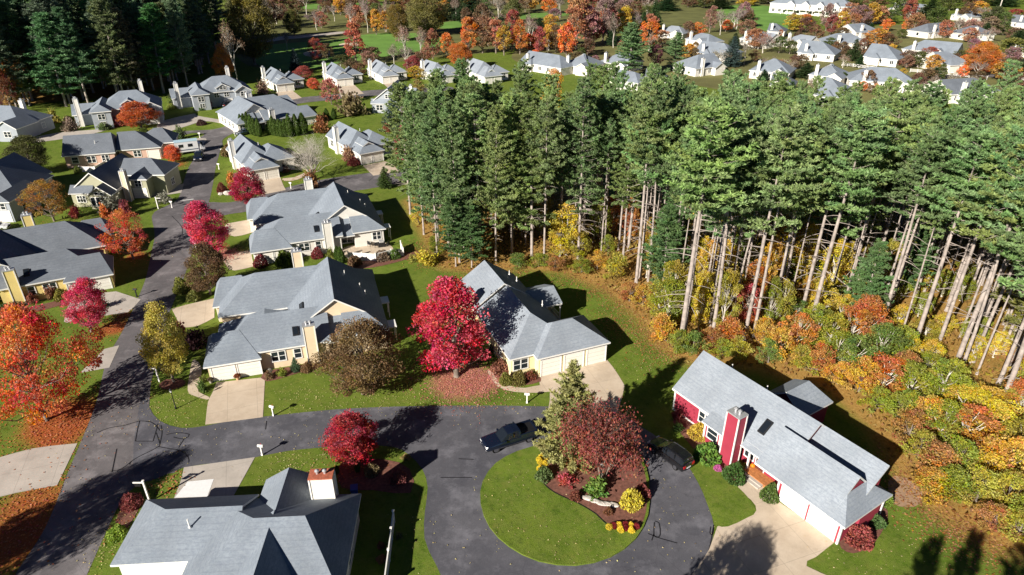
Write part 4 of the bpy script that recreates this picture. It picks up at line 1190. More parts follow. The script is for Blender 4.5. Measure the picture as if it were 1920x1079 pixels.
def loose_shrub(seed, n=900, leaf=.17, clumps=22):
    r = rnd(seed); L = Leaves(seed + 1); b = MB()
    for i in range(clumps):
        ph = r.uniform(0, 6.28); el = r.uniform(.15, 1.45); l = r.uniform(.6, 1.05)
        p = np.array([math.cos(ph) * math.cos(el), math.sin(ph) * math.cos(el), math.sin(el) * 1.15]) * l
        b.tube([(0, 0, -.03), p * .5 + np.array([0, 0, .08]), p], [.03, .02, .006], 4, cap=False)
        k = n // clumps
        q = p * r.uniform(.45, 1.05, (k, 1)) + r.normal(0, .15, (k, 3))
        q[:, 2] = np.maximum(q[:, 2], .03)
        tb = (r.normal(.5, .14), r.normal(.5, .12), .5)
        L.add(q, unit(q) + np.array([0, 0, .4]), leaf * 1.3, leaf * .8, tints(r, k, tb, (.08, .16, .1)), .9)
    return L.mesh("foliage"), wood_mesh(b, "stem", 'bark')

def bare_tree(seed, H=10.0, Wd=8.0, mat='bark_pale', levels=4, leaves=0, stems=1, lsize=.26, low=.36, sink=0.):
    """leafless tree: limbs forking into twigs"""
    r = rnd(seed); b = MB(); L = Leaves(seed + 1); tips = []
    def grow(p, d, l, rad, lev):
        e = p + d * l
        m = p + d * l * .5 + r.normal(0, .05 * l, 3)
        b.tube([p, m, e], [rad, rad * .8, rad * .6], 6 if lev == 0 else (4 if lev < 3 else 3), cap=False)
        if lev >= levels: tips.append(e); return
        for k in range(int(r.integers(3, 5)) + (1 if lev >= levels - 2 else 0)):
            nd = d + r.normal(0, .42, 3) * np.array([Wd / H, Wd / H, .8]) * 1.25
            nd[2] = abs(nd[2]) * .8 + .12; nd /= np.linalg.norm(nd)
            s = r.uniform(.45, 1.0)
            grow(p + d * l * s, nd, l * r.uniform(.55, .82), rad * .5, lev + 1)
    for k in range(stems):
        d = np.array([r.normal(0, .25 * (stems > 1) + .04), r.normal(0, .25 * (stems > 1) + .04), 1]); d /= np.linalg.norm(d)
        grow(np.array([0, 0, -.1]), d, H * low, .020 * H / stems ** .4, 0)
    crown = None
    if leaves:
        T = np.array(tips); k = r.integers(0, len(T), leaves)
        q = T[k] + r.normal(0, .3, (leaves, 3)); q[:, 2] = np.maximum(q[:, 2] - sink * r.random(leaves) * 2, .15 + r.random(leaves) * .3)
        L.add(q, unit(r.normal(0, 1, (leaves, 3))), lsize, lsize * .65, tints(r, leaves, sd=(.2, .2, .15)), .6)
        crown = L.mesh("crown")
    return crown, wood_mesh(b, "trunk", mat)

# a stock of plant meshes (dims: natural height and width) that individuals share
STOCK = {}
def stock(key, fn, n, nat_h, nat_w, **kw):
    STOCK[key] = []
    for i in range(n):
        g = fn(1000 * (len(STOCK) + 1) + 17 * i, **kw)
        me = g[0] or g[1]
        a = np.empty(len(me.vertices) * 3, np.float32); me.vertices.foreach_get("co", a); a = a.reshape(-1, 3)
        r = np.hypot(a[:, 0] - a[:, 0].mean(), a[:, 1] - a[:, 1].mean())
        STOCK[key].append((g, float(np.percentile(a[:, 2], 99.6)), float(np.percentile(r, 98)) * 2))
stock('maple', broadleaf, 3, 10, 8, H=10, Wd=8, trunk=1.3, clumps=210, per=125, leaf=.205, clump_r=.85, shape=.92)
stock('airy', broadleaf, 3, 10, 9, H=10, Wd=9, trunk=1.6, clumps=125, per=95, leaf=.22, clump_r=.85, shape=1.0, gap=.4, hue=.2)
stock('broad', broadleaf, 1, 10, 13, H=10, Wd=13, trunk=1.2, clumps=215, per=110, leaf=.225, clump_r=.95, shape=.95, gap=.3, hue=.22)
stock('ball', broadleaf, 2, 6, 5.6, H=6, Wd=5.6, trunk=.7, clumps=160, per=110, leaf=.165, clump_r=.6, shape=.85)
stock('oval', broadleaf, 2, 8, 5, H=8, Wd=5, trunk=1.3, clumps=160, per=110, leaf=.18, clump_r=.65, shape=.8)
stock('sapling', broadleaf, 5, 8, 4.6, H=8, Wd=4.6, trunk=.8, clumps=100, per=72, leaf=.22, clump_r=.65, shape=1.05, gap=.5, mat='bark_pale', hue=.18, lobes=(.45, 1.3))
stock('bush', broadleaf, 4, 4, 4.2, H=4, Wd=4.2, trunk=.3, clumps=84, per=62, leaf=.19, clump_r=.55, shape=.8, gap=.45, hue=.24, lobes=(.4, 1.3))
stock('crab', bare_tree, 1, 7, 8.5, H=7, Wd=12, mat='bark', levels=4, leaves=13000, stems=7, lsize=.17, low=.34, sink=.5)
stock('far', broadleaf, 5, 10, 8, H=10, Wd=8, trunk=1.6, clumps=70, per=42, leaf=.55, clump_r=1.05, shape=.95, gap=.25, hue=.14)
stock('tall', broadleaf, 4, 15, 7, H=15, Wd=7, trunk=2.5, clumps=95, per=42, leaf=.55, clump_r=1.05, shape=.9, gap=.3, hue=.14)
stock('bare', bare_tree, 2, 10, 9, H=10, Wd=9, levels=4)
stock('fan', bare_tree, 1, 8, 9, H=9, Wd=13, levels=4, stems=9)
stock('haze', bare_tree, 3, 10, 7, H=10, Wd=7, levels=4, leaves=1100)
stock('pine', pine, 5, 25, 7, H=25)
stock('pine_high', pine, 5, 25, 7, H=25, base=.64, spread=3.9, density=1.3, dead=18)
stock('pine_full', pine, 3, 25, 7.6, H=25, base=.22, spread=4.4)
stock('pine_thin', pine, 3, 25, 6.4, H=25, base=.34, spread=3.5, density=.65, dead=36)
stock('pine_pole', pine, 3, 25, 4.6, H=25, base=.70, spread=2.9, density=1.3, dead=10)
stock('pine_lush', pine, 2, 25, 9, H=25, base=.18, spread=4.8, density=1.0, dead=4, needle=.7)
stock('conifer_dark', pine, 4, 30, 9, H=30, base=.16, spread=4.6, density=.55, dead=8, needle=.95)
stock('spruce', spruce, 2, 10, 5.4)
stock('spruce_loose', spruce, 1, 10, 6.2, loose=.15, Wd=6.6, dens=1.9, needle=.46)
stock('arborvitae', arborvitae, 3, 5, 1.5)
STOCK['clipped'] = [((round_shrub(70 + i), None), 1.0, 2.0) for i in range(3)]
STOCK['mound'] = [((round_shrub(80 + i, .2, 900, .9, .10), None), 1.1, 2.0) for i in range(3)]
STOCK['loose'] = [(loose_shrub(90 + i), 1.15, 2.0) for i in range(4)]

PR = random.Random(5)
_use = {}
def plant(name, label, cat, key, loc, h, w, col, group=None, mat=None, rot=None, variant=None):
    i = _use.get(key, 0); _use[key] = i + 1
    (crown, trunk), H, Wd = STOCK[key][(i if variant is None else variant) % len(STOCK[key])]
    o = thing(name, label, cat, (float(loc[0]), float(loc[1]), float(loc[2]) if len(loc) > 2 else 0.0), PR.uniform(0, 6.28) if rot is None else rot, group)
    o.scale = (w / Wd, w / Wd, h / H)
    v = PR.uniform(.88, 1.12)
    for me, nm in ((crown, None), (trunk, None)):
        if me is None: continue
        c = bpy.data.objects.new({'crown': 'crown', 'foliage': 'foliage', 'trunk': 'trunk', 'stem': 'stem'}[me.name.split('.')[0]], me)
        COL.objects.link(c); c.parent = o
        c.color = (col[0] * v, col[1] * v, col[2] * v, 1)
        if mat and me.name.startswith(('trunk', 'stem')):
            c.material_slots[0].link = 'OBJECT'; c.material_slots[0].material = M[mat]
    return o

def T(name, label, cat, key, bx, by, ty, wpx, col, group=None, **kw):
    """a plant by its foot, the row its top reaches and its width in the picture"""
    p = at(bx, by)
    w = wpx * depth_of(p) / CAM_F
    if key in ('clipped', 'mound', 'loose', 'ball', 'arborvitae', 'spruce', 'spruce_loose'):
        p = p + np.array([p[0], p[1], 0]) / math.hypot(p[0], p[1]) * w * (.36 if key != 'ball' else .15)
    h = height_at(ty, p[1] + (w * .25 if key in ('clipped', 'mound', 'loose', 'ball', 'maple') else 0))
    q = np.array([p[0], p[1], h / 2]); w = wpx * depth_of(q) / CAM_F
    if key == 'far' and h > 1.65 * w: key = 'tall'
    if key in ('clipped', 'mound', 'loose'): h = min(max(h, w * .5), w * {'clipped': .92, 'mound': .85, 'loose': 1.0}[key])
    return plant(name, label, cat, key, p, h, w, col, group, **kw)

CRIMSON, RED, ORANGE, ORED, RUST, BRONZE = (.60, .016, .055), (.58, .025, .035), (.72, .20, .015), (.72, .125, .016), (.28, .085, .033), (.15, .088, .04)
MAGENTA, GOLD, YELLOW, LIME, OLIVE, GREEN = (.60, .028, .10), (.58, .33, .02), (.62, .48, .02), (.27, .31, .02), (.2, .18, .03), (.065, .135, .02)
DGREEN, PINE, PINEY, BLUE, DARK, MAROON, PINKT = (.045, .095, .03), (.185, .315, .12), (.28, .37, .11), (.075, .125, .115), (.045, .08, .045), (.15, .022, .025), (.48, .16, .13)
TAN, CORAL, PLUM = (.30, .19, .11), (.48, .13, .07), (.15, .05, .06)

# ---- single trees that stand out
T("maple_tree", "huge orange-red maple with sparse patchy crown at the left edge", "tree", 'broad', 88, 788, 586, 244, (.68, .125, .018))
T("maple_tree", "small magenta maple before the yellow house garage", "tree", 'oval', 172, 622, 530, 74, MAGENTA)
T("street_tree", "olive-gold oval street tree in a ring of mulch", "tree", 'oval', 326, 716, 570, 80, (.48, .40, .055))
T("bronze_tree", "big dark bronze rounded tree before the cream duplex", "tree", 'maple', 682, 738, 590, 158, (.24, .15, .06))
T("maple_tree", "large crimson maple between the cream duplex and the three-door garage", "tree", 'oval', 856, 706, 538, 146, CRIMSON)
T("maple_tree", "red ball-shaped maple by the turning circle", "tree", 'ball', 668, 872, 762, 114, (.52, .013, .035))
T("pine_tree", "young blue-green pine rising from the round grass island", "tree", 'spruce_loose', 1064, 893, 686, 124, (.40, .40, .13))
T("crabapple_tree", "spreading red-bronze crabapple with bare twigs on the grass island", "tree", 'crab', 1128, 908, 770, 152, (.30, .065, .045), mat='bark')
T("bronze_tree", "speckled bronze tree over the drive between the duplexes", "tree", 'oval', 395, 552, 460, 80, (.19, .115, .05))
T("maple_tree", "magenta maple with a thinning top beside the main road", "tree", 'oval', 404, 482, 375, 74, MAGENTA)
T("maple_tree", "crimson maple at the corner of the lane by the white duplex", "tree", 'oval', 468, 390, 316, 66, (.5, .012, .06))
T("maple_tree", "orange-red maple against the grey roof at the road bend", "tree", 'airy', 250, 486, 395, 88, ORED)
T("maple_tree", "golden thin-leaved tree between the two grey houses at the left", "tree", 'airy', 102, 415, 338, 86, (.42, .20, .025))
T("broadleaf_tree", "dark olive rounded tree on the left lawn", "tree", 'maple', 62, 326, 250, 76, (.10, .105, .03))
T("maple_tree", "round glowing orange maple before the tall slate grey house", "tree", 'ball', 266, 242, 188, 72, (.62, .12, .012))
T("maple_tree", "little orange maple next to the camper van", "tree", 'ball', 328, 306, 270, 38, ORED)
T("bare_tree", "wide bare grey tree with sprawling limbs between two cottages", "tree", 'fan', 586, 338, 252, 104, (.3, .2, .1), mat='bark_pale')
T("maple_tree", "pink-red maple at the edge of the tall pines", "tree", 'oval', 760, 312, 232, 46, (.46, .06, .085))
T("spruce_tree", "dark blue spruce before the pale blue-grey house", "tree", 'spruce', 740, 246, 180, 42, BLUE)
T("spruce_tree", "narrow blue spruce at the edge of the fairway", "tree", 'spruce', 556, 138, 92, 23, (.045, .075, .085))
T("conifer_tree", "young green conifer on the lawn strip beside the lane", "tree", 'spruce', 723, 356, 314, 30, (.09, .15, .03))
T("maple_tree", "vivid orange round tree right before the far white houses", "tree", 'maple', 864, 130, 80, 52, (.66, .21, .012))
T("maple_tree", "great orange tree towering over the white houses at the far right", "tree", 'maple', 1836, 140, 78, 66, (.66, .21, .012))
T("maple_tree", "crimson bushy tree by the long dark-roofed far house", "tree", 'ball', 1768, 178, 150, 34, CRIMSON)
T("maple_tree", "coral tree with a leaning crown on the fairway edge", "tree", 'tall', 668, 118, 40, 40, CORAL)
T("maple_tree", "small red tree leaning over the oval bunker", "tree", 'airy', 596, 120, 72, 36, (.35, .06, .03))
T("broadleaf_tree", "tall olive tree at the far edge of the fairway", "tree", 'maple', 800, 66, -14, 84, (.24, .22, .06))
T("broadleaf_tree", "dark gold tree behind the fairway bunkers", "tree", 'maple', 748, 78, 8, 46, (.24, .17, .03))
T("broadleaf_tree", "dark green-gold tree at the head of the course path", "tree", 'maple', 552, 68, 18, 36, (.14, .15, .03))
T("bare_tree", "grey leafless tree beside the orange tree at the dark wood's end", "tree", 'haze', 447, 160, 40, 46, TAN)
T("maple_tree", "orange tree at the end of the dark conifer wood", "tree", 'oval', 424, 158, 84, 40, (.55, .2, .02))
T("broadleaf_tree", "ochre-green tree filling the gap above the fairway's left end", "tree", 'maple', 478, 122, -20, 92, (.20, .17, .03))
T("maple_tree", "orange-gold tree before the dark conifers at the left edge", "tree", 'airy', 22, 205, 60, 88, (.50, .22, .03))
T("maple_tree", "rusty red tree low at the left edge below the dark conifers", "tree", 'airy', 8, 215, 130, 60, (.28, .06, .03))
T("pine_tree", "big lone pine standing in front of the far houses", "tree", 'pine_lush', 1180, 146, 44, 66, PINE, variant=0)
T("pine_tree", "second lone pine beside the plum tree before the far houses", "tree", 'pine_lush', 1262, 132, 62, 46, PINE, variant=1)
T("broadleaf_tree", "dusky plum-coloured tree between the two lone pines", "tree", 'far', 1226, 140, 84, 30, PLUM)
T("spruce_tree", "rounded blue-green spruce among the far white houses", "tree", 'spruce', 1370, 128, 70, 36, BLUE)
T("conifer_tree", "round dark conifer between two bright white houses", "tree", 'spruce', 1598, 116, 74, 28, (.06, .10, .03))
T("bare_tree", "brown bare tree clump before the long far house", "tree", 'bare', 1718, 126, 86, 52, TAN, mat='bark')
T("maple_tree", "coral-red small bush tree by the bright white house", "tree", 'ball', 1680, 124, 108, 18, (.55, .1, .03))
T("broadleaf_tree", "yellow-green broad tree at the far right edge", "tree", 'far', 1890, 118, 72, 64, (.22, .22, .04))
T("maple_tree", "golden spreading tree below the great orange tree", "tree", 'far', 1878, 152, 116, 52, (.5, .26, .03))
T("spruce_tree", "dark green bush-like conifer before the long low house", "tree", 'spruce', 1748, 160, 128, 34, DGREEN)
T("pine_tree", "yellowing pine at the right end of the tall wood", "tree", 'pine_lush', 1905, 690, 322, 150, (.20, .20, .045))

# ---- two rows of arborvitae
for i, (x, y, t, w) in enumerate([(455, 250, 214, 9), (461, 251, 213, 9), (468, 252, 210, 10), (474, 254, 214, 9), (480, 256, 221, 9), (487, 258, 222, 9)]):
    T("arborvitae_tree", "slender green arborvitae in the short row by the blue car", "arborvitae", 'arborvitae', x, y, t, w * 1.3, (.11, .18, .03), "arborvitae in the short row by the blue car")
for i, (x, y, t, w) in enumerate([(507, 254, 226, 11), (514, 255, 217, 10), (520, 256, 223, 10), (526, 257, 224, 10), (531, 258, 227, 9), (537, 258, 223, 10), (545, 258, 214, 11), (557, 256, 214, 12), (570, 254, 212, 15)]):
    T("arborvitae_tree", "slender green arborvitae in the long row before the grey-roofed duplex", "arborvitae", 'arborvitae', x, y, t, w * 1.3, (.11, .18, .03), "arborvitae in the long row before the duplex")
for x, y, t, w, lb in [(613, 224, 203, 11, "short arborvitae nearer the rust shrub"), (627, 225, 203, 11, "short arborvitae farther from the rust shrub"),
                       (641, 496, 463, 15, "cone-shaped evergreen at the corner of the white duplex"), (634, 490, 462, 14, "gold-tipped upright shrub by the tall white chimney"),
                       (671, 888, 856, 11, "thin green evergreen under the red ball-shaped maple"), (633, 890, 873, 9, "little green evergreen beside the brick-capped chimney")]:
    T("arborvitae_tree", lb, "arborvitae", 'arborvitae', x, y, t, w, (.085, .155, .02))

# ---- shrubs: foot x, foot y, top y, width, kind, colour, label
CL, MO, LO = 'clipped', 'mound', 'loose'
for x, y, t, w, k, c, lb in [
    (1020, 905, 862, 30, MO, (.11, .16, .05), "grey-green mound shrub at the left of the island mulch"),
    (1060, 918, 890, 40, LO, (.30, .03, .03), "low crimson shrub on the island mulch"),
    (1079, 942, 917, 22, MO, (.16, .05, .03), "small dark bronze shrub on the island mulch"),
    (1116, 937, 893, 58, LO, (.13, .22, .03), "spreading green shrub above the island stones"),
    (1140, 968, 948, 17, MO, (.17, .07, .03), "tiny bronze shrub below the island stones"),
    (1181, 960, 912, 42, CL, (.42, .36, .02), "round golden-yellow shrub on the island"),
    (1202, 938, 892, 30, MO, (.20, .05, .04), "rusty shrub behind the golden-yellow one"),
    (1075, 890, 850, 60, LO, (.33, .13, .03), "orange-tinged shrub beneath the crabapple"),
    (1045, 850, 815, 34, LO, (.30, .27, .03), "yellow-green shrub at the foot of the island pine"),
    (1308, 826, 791, 40, CL, (.42, .30, .025), "golden round shrub at the red house corner"),
    (1324, 868, 828, 44, MO, (.10, .20, .025), "bright green shrub by the red chimney"),
    (1374, 907, 866, 42, CL, (.05, .105, .02), "clipped dark green ball beside the porch steps"),
    (1440, 942, 902, 34, CL, (.07, .115, .02), "clipped green ball at the left of the red house garage"),
    (1270, 790, 766, 24, LO, (.20, .04, .04), "wine-red shrub against the red end wall"),
    (1271, 812, 792, 24, LO, (.08, .15, .03), "low green shrub at the red house's left bed"),
    (1604, 1026, 980, 54, CL, (.24, .05, .04), "large maroon ball at the garage end of the red house"),
    (1640, 990, 962, 28, MO, (.06, .11, .03), "green mound shrub beyond the maroon ball"),
    (1657, 948, 920, 26, CL, (.12, .18, .02), "lime green ball under the far eave of the red house"),
    (938, 703, 670, 30, MO, (.22, .09, .055), "brownish rounded shrub nearest the crimson maple"),
    (948, 724, 688, 24, CL, (.15, .15, .025), "olive egg-shaped shrub by the curved path"),
    (972, 724, 692, 28, CL, (.14, .12, .03), "olive-brown clipped shrub under the twin window"),
    (992, 718, 694, 26, LO, (.17, .045, .025), "maroon low shrub at the garage corner"),
    (920, 662, 642, 22, LO, (.14, .12, .05), "shaded shrub along the west wall behind the crimson maple"),
    (576, 700, 675, 20, CL, (.19, .11, .05), "brown round shrub under the square cream chimney"),
    (556, 700, 671, 20, 'spruce', (.07, .12, .06), "dwarf spruce beside the twin window"),
    (531, 708, 688, 18, LO, (.22, .26, .03), "yellow-green tuft in the cream house bed"),
    (505, 713, 694, 18, LO, (.16, .10, .05), "brown tuft at the corner of the twin garage"),
    (381, 738, 712, 22, LO, (.09, .15, .03), "small green shrub at the left of the twin garage"),
    (383, 720, 694, 16, LO, (.14, .18, .03), "leafy shrub climbing at the garage corner"),
    (372, 660, 615, 46, LO, (.05, .02, .025), "dark purple shrub in the shade between the duplexes"),
    (342, 648, 600, 40, LO, (.18, .03, .03), "dull red bush behind the olive-gold street tree"),
    (343, 552, 520, 30, CL, (.16, .17, .03), "olive ball shrub at the road's edge below the bronze tree"),
    (366, 566, 540, 24, MO, (.13, .14, .03), "olive shrub at the mouth of the rear drive"),
    (490, 503, 477, 26, CL, (.17, .025, .03), "dark maroon ball before the white duplex garage"),
    (535, 500, 470, 34, MO, (.11, .15, .02), "green mound before the white duplex"),
    (596, 486, 463, 22, CL, (.20, .03, .035), "maroon ball under the white duplex windows"),
    (622, 486, 466, 20, LO, (.18, .20, .03), "yellow-green shrub at the foot of the tall white chimney"),
    (666, 500, 477, 24, MO, (.17, .10, .05), "brown shrub before the white fence panel"),
    (718, 490, 468, 28, MO, (.17, .12, .08), "greyish brown shrub at the end of the fenced patio"),
    (741, 487, 466, 22, CL, (.08, .14, .02), "green ball outside the white fence corner"),
    (800, 503, 469, 52, LO, (.42, .36, .02), "bright yellow bush at the edge of the tall wood"),
    (775, 494, 476, 20, LO, (.25, .24, .04), "thin yellow-green shrub beside the bright yellow bush"),
    (698, 893, 868, 28, MO, (.19, .15, .07), "tan mound shrub below the red ball-shaped maple"),
    (748, 910, 876, 32, CL, (.20, .06, .055), "dusky pink ball by the turning circle kerb"),
    (762, 866, 850, 20, LO, (.24, .17, .06), "golden tuft at the road edge by the turning circle"),
    (250, 956, 922, 40, CL, (.24, .06, .055), "dusky red ball at the corner of the nearest house"),
    (225, 1012, 982, 34, MO, (.22, .32, .03), "lime green shrub beside the nearest house"),
    (716, 1056, 1040, 18, MO, (.24, .12, .06), "rusty tuft inside the long white fence, nearest the camera"),
    (715, 1030, 1012, 14, MO, (.22, .10, .05), "rusty tuft inside the long white fence, farther along"),
    (748, 1012, 996, 18, LO, (.10, .11, .05), "grey-green seedling outside the long white fence"),
    (100, 562, 532, 26, LO, (.22, .10, .05), "brown bush at the left of the yellow house window"),
    (117, 564, 540, 24, MO, (.20, .18, .03), "gold-green bush under the yellow house window"),
    (62, 572, 548, 22, LO, (.26, .08, .05), "reddish bush by the broad yellow chimney"),
    (30, 580, 564, 22, LO, (.10, .06, .04), "brown low shrub before the broad yellow chimney"),
    (10, 586, 568, 22, MO, (.05, .08, .025), "dark green mound at the left end of the yellow house"),
    (196, 580, 558, 24, LO, (.04, .07, .03), "dark green shrub behind the magenta maple"),
    (144, 410, 380, 24, LO, (.32, .035, .03), "red shrub at the corner of the sage green house"),
    (214, 404, 366, 46, LO, (.16, .16, .12), "grey spiky shrub before the sun porch gable"),
    (238, 408, 366, 28, LO, (.26, .05, .06), "plum-red shrub beside the sun porch"),
    (200, 410, 382, 24, LO, (.45, .12, .02), "orange bush below the sun porch windows"),
    (226, 396, 380, 26, LO, (.07, .10, .04), "green shrub in the bed of the sage green house"),
    (309, 384, 360, 30, LO, (.26, .26, .20), "pale grey-leaved shrub on the corner lawn"),
    (147, 326, 306, 14, CL, (.13, .16, .03), "gold-green ball at the end of the little white fence"),
    (250, 298, 284, 20, CL, (.14, .18, .02), "bright green ball before the long rosy duplex"),
    (280, 298, 284, 32, LO, (.09, .12, .03), "dark green hedge shrub before the long rosy duplex"),
    (429, 294, 262, 24, MO, (.16, .11, .04), "brown rounded shrub on the roadside lawn"),
    (436, 346, 316, 20, LO, (.50, .17, .02), "orange shrub on the roadside lawn"),
    (417, 362, 342, 18, CL, (.17, .04, .03), "rust ball at the lane corner"),
    (585, 355, 318, 34, LO, (.24, .12, .04), "rusty upright bush at the foot of the wide bare tree"),
    (500, 312, 296, 18, LO, (.17, .05, .05), "dusky red shrub at the cottage entrance"),
    (538, 325, 312, 18, LO, (.20, .07, .06), "pinkish shrub beside the curving path"),
    (654, 306, 272, 28, LO, (.26, .14, .08), "tan feathery shrub along the cottage by the pines"),
    (664, 312, 294, 24, CL, (.20, .04, .035), "rust ball beside the cottage garage by the pines"),
    (742, 302, 284, 18, LO, (.10, .20, .03), "green shrub beyond the cottage garage by the pines"),
    (606, 252, 214, 38, LO, (.24, .10, .03), "big rust-brown bush at the end of the long arborvitae row"),
    (726, 248, 230, 16, CL, (.26, .09, .04), "rust ball beside the dark blue spruce"),
    (660, 222, 176, 66, LO, (.17, .13, .06), "broad brown thicket beside the pale blue-grey house"),
    (622, 196, 148, 44, 'far', (.36, .13, .10), "rosy thin-leaved tree before the grey-roofed duplex"),
    (570, 150, 122, 38, 'ball', (.26, .05, .04), "dark red round bush by the fairway cottages"),
    (590, 170, 146, 24, 'ball', (.58, .10, .03), "orange-red round bush by the fairway cottages"),
    (774, 140, 104, 34, 'ball', (.28, .05, .05), "maroon round bush behind the tall fairway cottages"),
    (786, 182, 150, 36, 'far', (.26, .20, .05), "ochre tree at the edge of the pine tops"),
    (494, 178, 152, 30, LO, (.26, .17, .12), "pinkish grey shrub before the spruce cottage"),
    (492, 214, 200, 24, LO, (.13, .03, .04), "dark plum shrub at the end of the grey-roofed duplex"),
    (390, 205, 188, 22, LO, (.22, .04, .06), "plum-red shrub under the tall grey house windows"),
    (378, 208, 196, 14, CL, (.10, .17, .03), "bright green ball under the tall grey house windows"),
    (340, 262, 232, 22, LO, (.10, .13, .05), "grey-green shrub at the bend of the looping drive"),
    (378, 236, 224, 18, CL, (.07, .03, .03), "dark ball on the grass wedge of the looping drive"),
    (131, 232, 216, 20, MO, (.16, .16, .04), "gold-green mound under the chimney of the corner house"),
    (104, 232, 206, 24, LO, (.28, .24, .04), "yellowish bush at the left of the tall slate grey house"),
    (226, 240, 216, 22, LO, (.16, .03, .04), "dark red shrub along the slate grey facade"),
    (195, 246, 230, 24, LO, (.09, .13, .04), "green shrub before the slate grey facade"),
    (137, 248, 222, 30, LO, (.20, .14, .11), "pinkish twiggy shrub on the shaded drive"),
    (270, 252, 240, 18, CL, (.10, .14, .02), "small green ball below the glowing orange maple"),
    (330, 196, 172, 28, LO, (.05, .07, .03), "dark shrub mass beside the tall grey house gable"),
    (322, 206, 194, 18, CL, (.17, .20, .03), "lime ball at the sunlit gable of the tall grey house"),
]:
    c = tuple(min(.8, v * 1.45) for v in c)
    T("shrub" if k not in ('far', 'ball', 'spruce') else ("dwarf_spruce" if k == 'spruce' else "small_tree"), lb, "shrub" if k not in ('far', 'ball') else "tree", k, x, y, t, w, c)

# ---- flower cushions
def flowers(px, py, col, label, group, w=.62, name="flower_cushion"):
    p = at(px, py, .17)
    plant(name, label, "flowers", CL, p, .42, w, col, group)
for x, y in [(1016, 857), (1023, 859), (1013, 868), (1022, 871), (1012, 880), (1011, 863)]:
    flowers(x, y, (.88, .68, .004), "yellow chrysanthemum cushion in the cluster by the island pine", "yellow chrysanthemums by the island pine")
for x, y in [(1142, 990), (1160, 986), (1164, 995), (1183, 987), (1184, 996)]:
    flowers(x, y, (.88, .68, .004), "yellow chrysanthemum cushion in the row at the island's front", "yellow chrysanthemums at the island front")
for x, y in [(1151, 988), (1172, 992), (1193, 989), (1173, 986)]:
    flowers(x, y, (.32, .008, .016), "dark red chrysanthemum cushion in the row at the island's front", "dark red chrysanthemums at the island front")
flowers(1346, 880, (.62, .12, .42), "pink flower cushion at the foot of the red chimney", None, .8)

# ------------------------------------------------------------------ the tall pine wood, its understorey, and the far woods
def fill(poly, spacing, seed, jitter=.45):
    r = random.Random(seed); P = np.array([p[:2] for p in poly])
    x0, y0 = P.min(0); x1, y1 = P.max(0); out = []
    j = 0; y = y0
    while y < y1:
        x = x0 + (spacing / 2 if j % 2 else 0)
        while x < x1:
            q = (x + r.uniform(-jitter, jitter) * spacing, y + r.uniform(-jitter, jitter) * spacing)
            if inside(poly, np.array([q[0]]), np.array([q[1]]))[0]: out.append(q)
            x += spacing
        y += spacing * .87; j += 1
    return out

def seen(x, y, z=10, m=120):
    d = y * _c + (CAM_H - z) * _s
    if d < 5: return False
    px = 960 + CAM_F * x / d; py = 539.5 - CAM_F * (y * _s + (z - CAM_H) * _c) / d
    return -m < px < 1920 + m and -m < py < 1080 + m

# pines placed where their feet show along the wood's edge: foot, then height
WOODG = "tall pines of the wood"
front = [(820, 478, 22), (862, 492, 23), (930, 494, 24), (997, 487, 25), (1020, 490, 24), (1084, 486, 26), (1092, 470, 25), (1193, 530, 25), (1200, 522, 24), (1178, 470, 25), (1215, 528, 25), (1275, 652, 25), (1281, 640, 24), (1286, 540, 24),
         (1310, 520, 25), (1336, 628, 24), (1330, 610, 25), (1352, 540, 24), (1395, 640, 24), (1412, 632, 25), (1445, 610, 24), (1500, 600, 24), (1518, 618, 25), (1586, 560, 24), (1650, 620, 24), (1662, 592, 25), (1712, 655, 24), (1760, 645, 24),
         (1790, 690, 25), (1800, 700, 24), (1868, 782, 24), (1872, 720, 24), (795, 440, 22), (842, 470, 24), (770, 402, 22), (900, 480, 25), (960, 478, 25)]
used = []
npine = 0
def wood_pine(x, y, h, label, key=None):
    global npine
    k = key or ('pine_thin' if PR.random() < .14 else ('pine_full' if (PR.random() < (.95 if x < 2 else (.45 if x < 7 else .06))) else 'pine'))
    g = PR.random()
    col = tuple(a * (1 - g) + b_ * g for a, b_ in zip(PINE, PINEY))
    w_ = PR.uniform(.82, 1.2); col = tuple(c * w_ * PR.uniform(.93, 1.07) for c in col)
    o = plant("pine_tree", label, "pine", k, (x, y), h, 7.4 * PR.uniform(.8, 1.3) * h / 25, col, WOODG + ", " + label.split(" in ")[-1])
    used.append((x, y)); npine += 1
for px, py, h in front:
    p = at(px, py)
    wood_pine(p[0], p[1], h * PR.uniform(.97, 1.06) * (1.15 if px > 1150 else 1.04), "tall pine with a bare pale trunk in the front rank of the wood", 'pine_high' if px > 1150 else ('pine_thin' if px in (1084, 1092) else None))
PWOOD = [tuple(at(*p)[:2]) for p in [(775, 400), (800, 448), (840, 482), (930, 488), (1000, 482), (1090, 476), (1190, 515), (1250, 560), (1290, 630), (1340, 618), (1420, 622), (1520, 606), (1600, 590), (1700, 640), (1790, 685), (1870, 765), (1990, 850)]] + WOOD[len(WOOD_PIX) + 1:]
inner = [(poly_dist(PWOOD, np.array([x]), np.array([y]))[0], x, y) for x, y in fill(PWOOD, 4.5, 3)]
for d, x, y in inner:
    if d < .6 or not seen(x, y, 15, 620): continue
    if min((math.hypot(x - a, y - b_) for a, b_ in used), default=9) < (2.9 if d < 12 else 3.9): continue
    if not seen(x, y, 15, 200) and (PR.random() < .45 or d > 14): continue
    wood_pine(x, y, PR.choice((PR.uniform(16, 22), PR.uniform(21, 26), PR.uniform(22, 26))) * (1 - .05 * (d > 10)), "tall pine among many deep in the wood" if d > 9 else "tall pine standing behind the front rank in the wood's fringe", ('pine_high' if PR.random() < .62 else 'pine') if x > 8 and d < 16 else None)
pr = random.Random(31)
